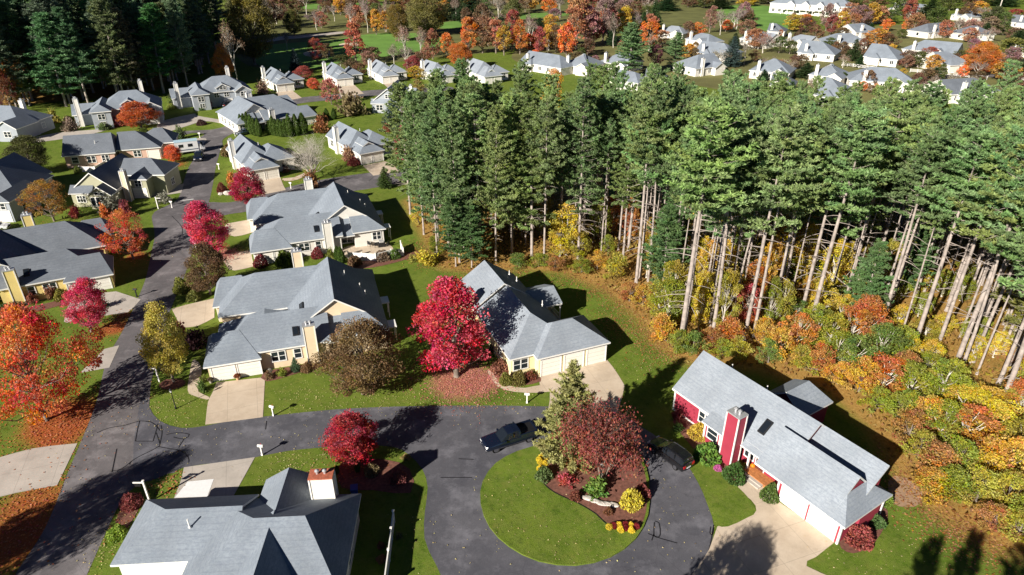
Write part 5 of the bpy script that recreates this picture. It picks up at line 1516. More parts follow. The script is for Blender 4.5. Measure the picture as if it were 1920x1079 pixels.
for x, y in fill(PWOOD, 3.5, 14):
    d = poly_dist(PWOOD, np.array([x]), np.array([y]))[0]
    if d > 20 or d < .3 or x < 10 or not seen(x, y, 10, 100) or pr.random() < .42: continue
    if min((math.hypot(x - a, y - b_) for a, b_ in used), default=9) < 1.5: continue
    h = pr.uniform(19, 27); g = pr.random()
    col = tuple(a * (1 - g) + b_ * g for a, b_ in zip(PINE, PINEY)); used.append((x, y))
    plant("pine_tree", "slender pole-like pine with only a small high crown in the wood's fringe", "pine", 'pine_pole', (x, y), h, pr.uniform(3.2, 5), col, WOODG + ", slender poles")
    npine += 1
print("pines", npine)
for px, py, h, w in [(855, 500, 12, 5.5), (885, 502, 10, 6), (870, 470, 15, 6), (1610, 610, 12, 5.5), (1560, 470, 15, 6), (1690, 560, 13, 6), (1240, 560, 14, 6.5), (1250, 520, 15, 6.5)]:
    p = at(px, py)
    plant("pine_tree", "shorter bushy green pine branching low at the edge of the wood", "pine", 'pine_lush', p, h, w, (.12, .22, .07), "shorter bushy pines at the wood edge")

# bright understorey along the edge: saplings and bushes in autumn colours
UC = [(YELLOW, "yellow"), ((.40, .36, .03), "yellow-green"), (GOLD, "golden"), (LIME, "lime green"), ((.54, .20, .025), "orange"), ((.42, .20, .045), "tawny"), ((.16, .24, .04), "green"), ((.46, .10, .05), "red")]
def under(px, py, h, w, c, kind):
    if c in (4, 5, 7) and PR.random() < .42: c = PR.choice((0, 1, 1, 2, 3))
    p = at(px, py)
    nm = UC[c][1]
    if kind == 'sapling':
        plant("sapling_tree", f"slim {nm} young tree under the tall pines", "tree", 'sapling', p, h, w, UC[c][0], f"slim {nm} young trees under the pines")
    else:
        plant("woodland_bush", f"{nm} wild bush at the foot of the tall pines", "bush", 'bush', p, h, w, UC[c][0], f"{nm} wild bushes at the foot of the pines")
for px, py, h, w, c, k in [
    (1062, 478, 9, 5.5, 0, 's'), (1050, 482, 6, 5, 0, 's'), (1085, 484, 5, 4, 1, 's'), (1148, 440, 7, 3.5, 4, 's'), (1178, 455, 8, 3.5, 4, 's'), (1140, 478, 3.5, 3, 7, 'b'), (1155, 520, 4, 4, 5, 'b'), (1120, 505, 3, 4, 2, 'b'),
    (1090, 512, 2.5, 4, 3, 'b'), (1010, 500, 2.2, 4, 3, 'b'), (970, 498, 2, 3.5, 6, 'b'), (1040, 506, 2.2, 4, 5, 'b'), (1180, 565, 3, 4, 5, 'b'), (1205, 575, 3.5, 4, 2, 'b'), (1232, 600, 6, 4.5, 1, 's'), (1248, 612, 7, 5, 3, 's'), (1262, 590, 8, 5, 1, 's'),
    (1238, 640, 4, 4, 2, 'b'), (1268, 660, 3, 3.5, 3, 'b'), (1298, 662, 3, 4, 6, 'b'), (1310, 600, 7, 4.5, 0, 's'), (1322, 560, 9, 4.5, 2, 's'), (1345, 600, 7, 4, 1, 's'), (1330, 655, 3, 4, 5, 'b'), (1365, 650, 4, 4.5, 4, 'b'), (1400, 590, 8, 4, 4, 's'),
    (1398, 610, 6, 3.5, 7, 's'), (1430, 560, 9, 4, 2, 's'), (1425, 650, 4, 4, 2, 'b'), (1380, 672, 3, 4, 1, 'b'), (1460, 672, 4.5, 4.5, 2, 'b'), (1490, 660, 5.5, 5, 4, 's'), (1520, 655, 6.0, 5, 3, 's'), (1550, 660, 5.5, 5, 1, 's'), (1590, 650, 6.0, 5, 4, 's'), (1620, 645, 6.5, 5, 4, 's'),
    (1560, 690, 5, 5, 3, 's'), (1590, 700, 5, 5, 6, 's'), (1640, 690, 6, 5, 6, 's'), (1680, 680, 5, 4.5, 3, 'b'), (1530, 700, 4, 4.5, 4, 'b'), (1610, 735, 4.5, 5, 2, 'b'), (1650, 745, 5, 5, 4, 's'), (1680, 730, 5, 4.5, 5, 'b'), (1700, 760, 5, 5, 3, 's'), (1730, 750, 4, 5, 1, 's'),
    (1770, 740, 3.5, 4.5, 4, 'b'), (1755, 760, 6, 5, 3, 's'), (1790, 790, 4.5, 5, 0, 's'), (1830, 790, 4.5, 5, 0, 's'), (1890, 800, 4.5, 5, 1, 's'), (1730, 810, 4.5, 5, 2, 'b'), (1700, 830, 4, 4.5, 5, 'b'), (1760, 830, 5, 5, 3, 's'), (1800, 840, 5, 5, 4, 's'), (1850, 830, 5, 5, 0, 's'),
    (1900, 800, 6, 5, 4, 's'), (1910, 860, 5, 5, 4, 's'), (1720, 860, 3.5, 4, 1, 'b'), (1750, 890, 3.5, 4.5, 5, 'b'), (1790, 890, 4, 5, 4, 'b'), (1840, 890, 4.5, 5, 2, 'b'), (1885, 900, 5, 5, 7, 'b'), (1780, 930, 3, 4.5, 7, 'b'), (1830, 940, 3.5, 4.5, 4, 'b'), (1880, 950, 4, 4.5, 1, 'b'),
    (1910, 985, 3.5, 4.5, 3, 'b'), (1740, 920, 2.5, 4, 2, 'b'), (1860, 990, 2.5, 4, 5, 'b'), (1905, 1010, 3, 4, 1, 'b'), (1500, 540, 10, 4.5, 0, 's'), (1480, 500, 11, 4, 2, 's'), (1550, 560, 9, 4.5, 0, 's'), (1445, 540, 10, 4, 0, 's'), (1650, 560, 9, 4.5, 1, 's'), (1530, 600, 6, 4.5, 0, 's'),
    (840, 455, 6, 3, 0, 's'), (832, 445, 5, 3, 2, 's'), (785, 420, 3, 3, 5, 'b'), (815, 475, 3, 3, 3, 'b'), (1035, 250, 16, 6, 2, 's'), (1300, 470, 9, 4.5, 0, 's'), (1215, 500, 8, 4, 2, 's'), (1125, 455, 8, 4, 3, 's'), (1015, 440, 9, 4.5, 1, 's'), (990, 430, 8, 4, 3, 's'),
    (1690, 790, 4, 4.5, 3, 'b'), (1640, 770, 3, 4, 4, 'b'), (1570, 720, 3, 4, 2, 'b'), (1500, 690, 3, 4, 5, 'b'), (1440, 680, 3, 4, 6, 'b'), (1350, 670, 2.6, 3.5, 3, 'b')]:
    under(px, py, h, w, c, 'sapling' if k == 's' else 'bush')

gr = random.Random(8)
EDGE = [tuple(at(*p)[:2]) for p in [(1200, 545), (1260, 615), (1330, 640), (1440, 640), (1560, 640), (1680, 680), (1790, 740), (1900, 830), (1990, 860), (2000, 640), (1800, 500), (1650, 450), (1500, 430), (1350, 440), (1230, 470)]]
for x, y in fill(EDGE, 4.6, 12):
    c = gr.choice((0, 0, 0, 1, 1, 1, 2, 3, 3, 6)); nm = UC[c][1]
    h = gr.uniform(4.5, 9.5) if x < 36 else gr.uniform(2.2, 5)
    plant("sapling_tree", f"slim {nm} young tree under the tall pines", "tree", 'sapling', (x, y), h, gr.uniform(2.4, 4.0), UC[c][0], f"slim {nm} young trees under the pines")
for x, y in fill([(45.5, 56), (68, 92), (84, 82), (72, 38), (44, 38)], 4.6, 15):
    c = gr.choice((0, 1, 1, 2, 3, 3, 4, 5, 6)); nm = UC[c][1]
    if seen(x, y, 3, 0): continue
    plant("woodland_bush", f"{nm} wild bush at the foot of the tall pines", "bush", 'bush', (x, y), gr.uniform(2, 4.5), gr.uniform(3.5, 5), UC[c][0], f"{nm} wild bushes at the foot of the pines")
# ground cover of the wood floor: nobody could count it
def undergrowth():
    r = rnd(77); L = Leaves(78)
    n0 = 60000
    x = r.uniform(-30, 105, n0); y = r.uniform(38, 130, n0)
    d = poly_dist(WOOD, x, y)
    k = (d > -1.0) & (r.random(n0) < np.clip((d + 1.5) / 4, 0, 1)) & (d < 26)
    x, y, d = x[k], y[k], d[k]
    n = len(x)
    z = r.uniform(.05, 1, n) ** 1.6 * np.clip(.25 + d * .16, .2, 1.3)
    pal = np.array([[.5, .5, .5], [.35, .45, .5], [.8, .55, .5], [.95, .6, .55], [.2, .4, .6]])
    patch = (np.sin(x * .5 + 2 * np.sin(y * .3)) + np.sin(y * .43 + x * .2) + r.normal(0, .7, n))
    t = pal[np.clip(((patch + 2.6) / 5.2 * 5).astype(int), 0, 4)] + r.normal(0, .1, (n, 3))
    L.add(np.stack([x, y, z], 1), np.stack([r.normal(0, .6, n), r.normal(0, .6, n), np.ones(n)], 1), .42, .30, t, .7)
    o = bpy.data.objects.new("undergrowth", L.mesh("undergrowth")); COL.objects.link(o)
    o.color = (.26, .15, .03, 1)
    tag(o, "tawny undergrowth and fallen leaves carpeting the wood floor", None, None, 'stuff')
undergrowth()

# the dark conifer wood at the upper left
n = 0
for x, y in fill(CONIFER_WOOD, 7.6, 9):
    if not seen(x, y, 15, 160): continue
    d = poly_dist(CONIFER_WOOD, np.array([x]), np.array([y]))[0]
    if d < 1 or d > 55: continue
    plant("conifer_tree", "dark green conifer massed in the shady wood behind the grey houses", "conifer", 'conifer_dark', (x, y), PR.uniform(26, 36), PR.uniform(8.5, 13), tuple(c * PR.uniform(.7, 1.3) for c in (.15, .25, .115)), "dark conifers of the shady wood"); n += 1
print("dark conifers", n)

# autumn trees between the far houses and over the golf course: px foot, top, width, colour, words
FC = {'o': (ORANGE, "orange"), 'r': ((.36, .09, .06), "red"), 't': (TAN, "tan thin-leaved"), 'y': (GOLD, "golden"), 'g': ((.11, .14, .035), "dull green"), 'p': ((.36, .19, .18), "rosy pink"), 'c': ((.46, .19, .10), "coral"), 'b': ((.20, .12, .06), "brown"), 'd': (DGREEN, "dark green"), 'h': ((.30, .22, .17), "bare greyish")}
def far_tree(px, py, ty, w, c, where):
    col, nm = FC[c]
    key = 'haze' if c in 'h' else ('spruce' if c == 'd' else 'far')
    T("conifer_tree" if c == "d" else ("bare_tree" if c == "h" else "broadleaf_tree"), f"{nm} tree {where}", "tree", key, px, py, py - (py - ty) * (1.25 if where.startswith('in the belt') else 1.06), w * 1.28, tuple(min(.8, v * PR.uniform(.85, 1.15)) for v in col), f"{nm} trees {where}")
for px, py, ty, w, c in [(790, 118, 64, 30, 'h'), (760, 112, 60, 28, 'h'), (812, 112, 66, 26, 'c'), (838, 104, 70, 22, 'o'), (880, 102, 46, 30, 'o'), (905, 100, 44, 30, 't'), (930, 100, 48, 28, 'c'), (945, 104, 60, 24, 'y'), (960, 96, 34, 26, 'r'), (975, 102, 50, 24, 'o'), (995, 96, 40, 30, 'h'), (1010, 104, 62, 24, 'r'),
                           (1026, 96, 56, 26, 'y'), (1042, 100, 58, 28, 'b'), (1062, 108, 56, 34, 'o'), (1080, 92, 14, 42, 'c'), (1098, 90, 26, 34, 'p'), (1112, 84, 34, 30, 'r'), (1130, 78, 12, 34, 'p'), (1142, 76, 20, 28, 'c'), (1150, 90, 40, 30, 'h'), (1170, 72, 24, 26, 'y'), (1186, 70, 30, 24, 'h'), (1205, 66, 32, 20, 'd'), (1225, 60, 12, 24, 'd'), (1218, 92, 48, 34, 'o'), (1240, 84, 62, 26, 'c'), (1146, 88, 38, 16, 'd')]:
    far_tree(px, py, ty, w, c, "in the belt between the golf course and the first far houses")
for px, py, ty, w, c in [(1305, 72, 44, 28, 'o'), (1330, 62, 14, 22, 'p'), (1350, 66, 20, 26, 'h'), (1380, 56, 16, 30, 'h'), (1400, 52, 22, 26, 'b'), (1360, 60, 38, 20, 'o'), (1415, 92, 56, 36, 'c'), (1430, 100, 66, 30, 'h'), (1290, 112, 84, 26, 'y'), (1300, 128, 92, 22, 'b'), (1395, 122, 78, 26, 'h'), (1460, 100, 70, 26, 'g'), (1480, 102, 78, 22, 'g'), (1450, 140, 108, 34, 'h'), (1475, 142, 112, 30, 'h'), (1500, 130, 104, 24, 'b'),
                           (1520, 106, 90, 26, 'r'), (1570, 82, 64, 14, 'r'), (1640, 88, 56, 40, 'y'), (1660, 90, 64, 30, 'b'), (1580, 128, 104, 24, 'h'), (1700, 122, 96, 26, 'b'), (1740, 118, 90, 30, 'r'), (1760, 130, 102, 28, 'h'), (1800, 118, 96, 26, 'g'), (1860, 132, 100, 36, 'h'), (1890, 140, 110, 30, 'b'), (1550, 186, 170, 20, 'o'), (1480, 190, 156, 26, 'd'), (1500, 200, 168, 22, 'g'), (1655, 160, 148, 12, 'r'), (1640, 172, 158, 14, 'o'),
                           (1830, 150, 134, 26, 'b'), (1905, 165, 138, 36, 'b'), (1560, 150, 136, 16, 'g'), (1610, 128, 106, 14, 'd'), (1570, 84, 64, 26, 'g'), (1630, 66, 46, 18, 'd')]:
    far_tree(px, py, ty, w, c, "among the far white houses")
for px, py, ty, w, c in [(1490, 60, 30, 34, 'y'), (1510, 62, 34, 30, 'b'), (1548, 58, 10, 24, 'p'), (1556, 66, 30, 22, 'r'), (1575, 58, 24, 26, 'y'), (1590, 44, 8, 34, 'c'), (1610, 50, 12, 36, 'p'), (1630, 48, 8, 28, 'y'), (1645, 46, 14, 26, 'c'), (1668, 44, 20, 32, 'g'), (1700, 44, 2, 26, 'r'), (1712, 62, 26, 28, 'c'), (1740, 40, 2, 44, 'd'), (1755, 50, 16, 34, 'g'), (1770, 72, 40, 26, 'c'), (1790, 66, 34, 28, 'h'), (1728, 66, 40, 26, 'b'),
                           (1810, 40, 8, 30, 'b'), (1830, 30, 4, 34, 'y'), (1860, 44, 16, 26, 'd'), (1900, 38, 18, 26, 'r'), (1880, 66, 48, 32, 'g'), (1850, 78, 52, 28, 'h'), (1815, 80, 54, 26, 'c'), (1910, 86, 60, 26, 'g'), (1780, 20, -8, 36, 'g'), (1830, 12, -12, 40, 'b'), (1880, 14, -10, 40, 'd'), (1690, 30, -10, 40, 'g'), (1640, 20, -12, 36, 'b'), (1600, 14, -14, 40, 'g'), (1560, 10, -14, 40, 'd'), (1520, 6, -16, 40, 'y'), (1480, 4, -14, 36, 'b'),
                           (1350, 18, -8, 34, 'd'), (1320, 16, -8, 34, 'g'), (1290, 14, -10, 30, 'b'), (1400, 12, -8, 34, 'y'), (1440, 8, -12, 36, 'g'), (1250, 22, -4, 34, 'd')]:
    far_tree(px, py, ty, w, c, "in the far woods above the white houses")
for px, py, ty, w, c in [(490, 60, -10, 40, 'h'), (510, 52, 2, 30, 'b'), (520, 36, -10, 34, 't'), (575, 28, -14, 26, 'h'), (600, 50, 10, 20, 'h'), (612, 22, -16, 30, 'b'), (640, 26, -6, 16, 'g'), (660, 60, 6, 24, 'h'), (690, 62, 0, 26, 'h'), (724, 60, 0, 26, 'h'), (706, 66, 20, 18, 'y'), (770, 28, -16, 40, 'b'), (850, 40, -10, 34, 'd'), (885, 46, -14, 50, 'd'), (905, 60, 10, 30, 'b'), (915, 86, 36, 36, 'c'),
                           (935, 34, -10, 26, 'h'), (970, 28, -8, 26, 'b'), (995, 22, -10, 24, 'y'), (1030, 26, -6, 28, 'o'), (1076, 20, -8, 22, 'o'), (1050, 34, -6, 26, 'h'), (1100, 26, -10, 30, 'r'), (1170, 30, -2, 34, 'p'), (1192, 36, 4, 26, 'b'), (1212, 30, -6, 28, 'h'), (1160, 40, 8, 26, 't'), (650, 14, -20, 34, 'b'), (700, 10, -22, 36, 'h'), (740, 8, -20, 36, 'y'), (820, 10, -24, 44, 'g'), (960, 4, -22, 40, 'b'), (1020, 2, -22, 40, 'g'), (1110, 4, -20, 40, 'd'),
                           (1200, 4, -18, 40, 'b'), (560, 6, -22, 40, 'g'), (510, 8, -24, 44, 'b'), (540, 100, 60, 14, 'h'), (615, 112, 84, 24, 'b'), (450, 60, -14, 44, 'g')]:
    far_tree(px, py, ty, w, c, "dotted over the golf course")
for px, py, ty, w, c in [(740, 126, 84, 34, 'h'), (764, 128, 88, 30, 'h'), (700, 118, 90, 30, 'b'), (690, 126, 98, 26, 't'), (786, 136, 100, 26, 'b'), (800, 124, 90, 20, 'c'), (660, 138, 112, 24, 'b'), (640, 120, 104, 26, 'g'), (676, 142, 120, 26, 'b'), (780, 150, 126, 30, 'y'), (880, 136, 112, 24, 'g'), (872, 120, 104, 16, 'g')]:
    far_tree(px, py, ty, w, c, "in the hedgerow behind the fairway cottages")

hr = random.Random(21)
for k in range(150):
    px, py = hr.uniform(985, 1930), hr.uniform(36, 182)
    if px < 1400 and py > 132: continue
    hh = hr.uniform(14, 34)
    far_tree(px, py, py - hh, hh * hr.uniform(.7, 1.1), hr.choice('hhhhbbbtgggdpcoy'), "scattered between the far white houses and lanes")
for k in range(60):
    px, py = hr.uniform(455, 1000), hr.uniform(4, 66)
    hh = hr.uniform(18, 44)
    far_tree(px, py, py - hh, hh * hr.uniform(.6, .95), hr.choice('hhhhbbttggdcy'), "standing about the far golf holes")
# far-off wood that reads as one mass, beyond everything
def far_mass():
    r = rnd(5); L = Leaves(6)
    n = 26000
    x = r.uniform(-700, 800, n); y = 520 + r.uniform(0, 1, n) ** 1.5 * 500
    h = 9 + 5 * np.sin(x * .05 + y * .02) + 4 * np.sin(x * .17 - y * .06)
    z = np.abs(h) * r.uniform(.1, 1.2, n) ** .6 + 1
    k = np.sin(x * .045 + 3 * np.sin(y * .02)) + r.normal(0, .5, n)
    t = np.stack([.5 + .35 * k, r.normal(.5, .15, n), r.normal(.5, .1, n)], 1)
    L.add(np.stack([x, y, z], 1), np.stack([r.normal(0, .6, n), r.normal(-.3, .4, n), np.ones(n)], 1), 4.2, 3.2, t, .6)
    o = bpy.data.objects.new("autumn_wood", L.mesh("autumn_wood")); COL.objects.link(o)
    o.color = (.17, .13, .04, 1)
    tag(o, "far-off autumn wood closing the view", None, None, 'stuff')
far_mass()


# ------------------------------------------------------------------ vehicles
def loft(b, st, m=0):
    """st: stations (x, half width low, half width mid, half width top, z low, z mid, z top)"""
    rings = []
    for x, wl, wm, wt, zl, zm, zt in st:
        rings.append([(x, -wl, zl), (x, -wm, zl + (zm - zl) * .35), (x, -wm, zm), (x, -wt, zt - .02), (x, -wt * .82, zt), (x, wt * .82, zt), (x, wt, zt - .02), (x, wm, zm), (x, wm, zl + (zm - zl) * .35), (x, wl, zl)])
    n = 10; v = [q for r in rings for q in r]
    f = [(i * n + k, i * n + (k + 1) % n, (i + 1) * n + (k + 1) % n, (i + 1) * n + k) for i in range(len(rings) - 1) for k in range(n)]
    f += [tuple(range(n))[::-1], tuple((len(rings) - 1) * n + k for k in range(n))]
    b.faces(v, f, m)

def wheel(root, x, y, r=.36, w=.24):
    s_ = 1 if y > 0 else -1
    P = lambda dy: (x, y + dy * s_, r)
    t = MB(); t.tube([P(-w / 2), P(-w / 2 + .04), P(w / 2 - .04), P(w / 2)], [r * .92, r, r, r * .92], 18)
    o = t.build("wheel", 'rubber', root, True)
    h = MB(); h.tube([P(w / 2 - .05), P(w / 2 + .012), P(w / 2 + .02)], [r * .66, r * .64, r * .2], 14)
    h.build("rim", 'chrome', o)

def car(label, cat, name, a, bpx, paint, kind='suv', group=None):
    """a: rear, bpx: front, both on the ground in the picture"""
    A, B = at(*a), at(*bpx); d = B - A; c = (A + B) / 2
    root = thing(name, label, cat, (c[0], c[1], .03), math.atan2(d[1], d[0]), group)
    body, win = MB(), MB()
    if kind == 'suv':
        L = 2.35
        loft(body, [(-L, .70, .78, .72, .45, .75, .95), (-L + .12, .80, .90, .84, .30, .85, 1.02), (-1.4, .84, .93, .88, .26, .9, 1.06), (.9, .84, .93, .88, .26, .9, 1.05), (1.75, .82, .91, .82, .28, .82, .96), (L - .12, .76, .86, .7, .34, .7, .84), (L, .62, .74, .6, .42, .62, .72)])
        loft(win, [(-2.2, .70, .80, .66, 1.0, 1.06, 1.42), (-1.85, .78, .82, .68, 1.0, 1.1, 1.60), (-.6, .8, .84, .7, 1.0, 1.1, 1.66), (.25, .8, .84, .68, 1.0, 1.1, 1.60), (1.15, .74, .8, .66, 1.0, 1.03, 1.08)])
        loft(body, [(-2.12, .6, .66, .60, 1.50, 1.56, 1.62), (-1.2, .62, .69, .64, 1.58, 1.64, 1.72), (-.2, .62, .69, .62, 1.56, 1.62, 1.70), (.2, .58, .66, .58, 1.52, 1.58, 1.64)])
        for s_ in (-1, 1):
            for x in (-1.15, -.1): body.box(x - .05, x + .05, s_ * .70, s_ * .845, 1.0, 1.62)
        wx, zt = 1.42, 1.02
    elif kind == 'sedan':
        L = 2.35
        loft(body, [(-L, .66, .76, .68, .42, .7, .88), (-L + .15, .78, .88, .8, .28, .8, .96), (-1.2, .82, .9, .84, .24, .8, .98), (.8, .82, .9, .84, .24, .8, .95), (1.7, .8, .88, .78, .26, .72, .86), (L - .12, .72, .82, .66, .32, .62, .74), (L, .58, .7, .56, .4, .55, .64)])
        loft(win, [(-1.75, .62, .74, .62, .92, .95, .98), (-1.1, .72, .78, .6, .92, 1.0, 1.34), (0, .74, .78, .62, .92, 1.0, 1.40), (.4, .72, .78, .6, .92, 1.0, 1.34), (1.2, .68, .76, .62, .9, .93, .97)])
        loft(body, [(-1.05, .54, .6, .54, 1.30, 1.34, 1.40), (-.2, .56, .63, .57, 1.36, 1.40, 1.46), (.35, .54, .6, .54, 1.30, 1.34, 1.41)])
        for s_ in (-1, 1): body.box(-.2, -.1, s_ * .66, s_ * .79, .92, 1.36)
        wx, zt = 1.4, .95
    elif kind == 'pickup':
        L = 2.85
        loft(body, [(-L, .80, .9, .88, .5, .8, 1.08), (-L + .06, .84, .95, .92, .42, .9, 1.1), (-.75, .86, .96, .93, .38, .9, 1.12), (.95, .86, .96, .92, .36, .92, 1.14), (1.5, .86, .96, .9, .36, .95, 1.12), (L - .15, .84, .93, .84, .4, .9, 1.04), (L, .78, .88, .76, .46, .82, .96)])
        body.box(-L + .05, -.85, -.95, -.8, 1.05, 1.34); body.box(-L + .05, -.85, .8, .95, 1.05, 1.34); body.box(-L + .02, -L + .14, -.95, .95, 1.0, 1.34)
        loft(win, [(-.92, .78, .86, .68, 1.08, 1.15, 1.74), (0, .8, .87, .7, 1.08, 1.15, 1.80), (.5, .8, .86, .68, 1.08, 1.15, 1.74), (1.25, .76, .84, .7, 1.08, 1.12, 1.16)])
        loft(body, [(-.9, .6, .68, .62, 1.70, 1.76, 1.82), (-.2, .64, .71, .65, 1.74, 1.80, 1.87), (.45, .6, .67, .6, 1.68, 1.74, 1.81)])
        for s_ in (-1, 1):
            for x in (-.82, .0): body.box(x - .06, x + .06, s_ * .72, s_ * .865, 1.08, 1.76)
        wx, zt = 1.85, 1.1
    bo = body.build("body", paint, root)
    win.build("window", 'carglass', root)
    r = .36 if kind != 'pickup' else .41
    for x in (-wx, wx):
        for y in (-.80, .80): wheel(root, x, y, r)
    for y in (-.62, .62):
        MB().box(L - .16, L + .015, y - .2, y + .2, zt - .36, zt - .18).build("headlight", 'lamp_glass', root)
        MB().box(-L - .015, -L + .1, y - .16, y + .16, zt - .34, zt - .06).build("tail_light", 'taillight', root)
        MB().box(.75, .95, y * 1.62 - .12, y * 1.62 + .12, zt - .02, zt + .16).build("mirror", paint, root)
    MB().box(-L - .03, -L + .05, -.26, .26, zt - .5, zt - .36).build("number_plate", 'plate', root)
    MB().box(L - .08, L + .03, -.55, .55, zt - .5, zt - .26).build("grille", 'black' if kind != 'pickup' else 'chrome', root)
    if kind == 'pickup':
        MB().box(-L + .15, -.86, -.8, .8, 1.10, 1.16).build("bed_floor", 'black', root)
        MB().box(L - .06, L + .1, -.92, .92, .46, .64).build("bumper", 'chrome', root)
    return root
NAVY, INK = car_paint("paint_navy", (.006, .010, .024)), car_paint("paint_black", (.008, .008, .010))
SLATE, WHITEP = car_paint("paint_slate_blue", (.05, .08, .13)), car_paint("paint_white", (.75, .76, .78))
car("dark navy pickup truck parked on the turning circle road", "pickup", "pickup_truck", (1003, 815), (905, 846), NAVY, 'pickup')
car("black estate car parked on the turning circle before the red house", "car", "parked_car", (1280, 878), (1232, 842), INK, 'suv')
car("dark car standing on the upper stretch of the main road", "car", "parked_car", (378, 288), (369, 312), NAVY, 'suv')
car("slate blue car stopped beside the short arborvitae row", "car", "parked_car", (472, 249), (443, 256), SLATE, 'sedan')
car("black car in the drive of the tall grey house", "car", "parked_car", (422, 202), (444, 198), INK, 'suv')
car("white car at the left edge by the shaded garage", "car", "parked_car", (-26, 434), (8, 431), WHITEP, 'suv')

def camper():
    A, B = at(340, 290), at(372, 286); d = B - A; c = (A + B) / 2
    root = thing("camper_van", "white box van with pale blue roof beside the little orange maple", "van", (c[0], c[1] + .5, .04), math.atan2(d[1], d[0]))
    b = MB(); b.box(-3.1, 1.9, -1.1, 1.1, .55, 2.95)
    loft(b, [(1.9, .9, 1.0, .95, .45, 1.1, 2.3), (2.4, .9, 1.0, .9, .45, 1.1, 2.1), (2.9, .85, .95, .85, .5, .9, 1.3), (3.3, .75, .85, .75, .55, .85, 1.15)])
    b.build("body", WHITEP, root, bevel=.04)
    MB().box(-3.14, 1.94, -1.14, 1.14, 2.95, 3.04).build("roof", plain("van_roof", (.45, .62, .72), .4, .05), root)
    MB().box(2.42, 2.9, -.8, .8, 1.35, 2.02).build("windscreen", 'carglass', root)
    for x in (-1.8, .2): MB().box(x - .5, x + .5, -1.13, -1.09, 1.7, 2.4).build("window", 'carglass', root)
    MB().box(-3.0, 1.8, -1.115, -1.095, .95, 1.15).build("stripe", SLATE, root)
    for x in (-2.0, 2.45):
        for y in (-.95, .95): wheel(root, x, y, .4)
    for y in (-.6, .6): MB().box(3.2, 3.34, y - .15, y + .15, .8, .98).build("headlight", 'lamp_glass', root)
camper()

# ------------------------------------------------------------------ posts, fences, pots, furniture
def mailbox(x, y, label, col='vinyl', h=1.25):
    p = at(x, y); root = thing("mailbox", label, "mailbox", p, PR.uniform(-.4, .4), None)
    MB().box(-.06, .06, -.06, .06, 0, h - .12).box(-.09, .09, -.09, .09, 0, .22).build("post", col, root)
    b = MB(); n = 8
    sec = [(-.11, 0), (.11, 0), (.11, .12)] + [(.11 * math.cos(math.pi * k / n), .12 + .11 * math.sin(math.pi * k / n)) for k in range(1, n)] + [(-.11, .12)]
    v = [(-.28, a, h - .12 + c) for a, c in sec] + [(.28, a, h - .12 + c) for a, c in sec]; m = len(sec)
    b.faces(v, [tuple(range(m))[::-1], tuple(range(m, 2 * m))] + [(i, (i + 1) % m, m + (i + 1) % m, m + i) for i in range(m)])
    b.build("box", 'black' if col == 'black' else 'trim', root)
    MB().box(-.02, .02, .11, .13, h + .02, h + .2).build("flag", 'taillight', root)
for x, y, l, c in [(513, 780, "white mailbox on the grass beside the cream house driveway", 'vinyl'), (492, 854, "white mailbox at the lower side of the side road", 'vinyl'), (988, 756, "white mailbox on the verge below the three-door garage", 'vinyl'),
                   (257, 557, "black mailbox by the yellow house driveway", 'black'), (368, 467, "white mailbox below the magenta maple by the road", 'vinyl'), (411, 318, "white mailbox on the roadside lawn below the orange shrub", 'vinyl'),
                   (417, 290, "white mailbox beside the brown rounded shrub", 'vinyl'), (323, 390, "white mailbox by the pale grey-leaved shrub", 'vinyl'), (546, 354, "white post mailbox below the curving cottage path", 'vinyl'), (758, 320, "white mailbox at the foot of the pink-red maple", 'vinyl'),
                   (441, 256, "white mailbox in front of the slate blue car", 'vinyl'), (7, 309, "white mailbox beside the left lane", 'vinyl'), (375, 259, "white mailbox at the bend of the upper road", 'vinyl')]:
    mailbox(x, y, l, c)

def arm_post(x, y, label, h, arm, ang):
    p = at(x, y); root = thing("arm_post", label, "post", p, ang)
    MB().box(-.07, .07, -.07, .07, 0, h).box(-.1, .1, -.1, .1, h, h + .08).build("post", 'vinyl', root)
    MB().box(.07, arm, -.045, .045, h - .22, h - .12).build("arm", 'vinyl', root)
    MB().box(arm * .35, arm * .9, -.02, .02, h - .62, h - .28).build("hanging_sign", 'black', root)
arm_post(281, 941, "white post with side arm at the corner of the nearest house", 2.5, .95, math.pi)
arm_post(297, 392, "white post with side arm on the corner lawn by the sage green house", 2.3, .9, 0)
arm_post(299, 716, "white cross-shaped post in the shade of the olive street tree", 2.0, .7, math.pi)

def lamp_post(x, y, label):
    p = at(x, y); root = thing("street_lamp", label, "lamp post", p)
    MB().lathe([(.10, 0), (.10, .25), (.05, .3), (.045, 2.2), (.07, 2.24)], 10).build("post", 'black', root, True)
    MB().lathe([(.09, 2.24), (.14, 2.5), (.14, 2.52)], 8).build("lantern", 'lamp_glass', root)
    MB().lathe([(.18, 2.52), (.05, 2.68), (.02, 2.76)], 8).build("cap", 'black', root)
lamp_post(330, 767, "black lamp post on the rounded corner lawn")
lamp_post(1124, 905, "slim black lamp post half hidden in the island planting")
lamp_post(390, 505, "black lamp post in the bronze tree's shade")

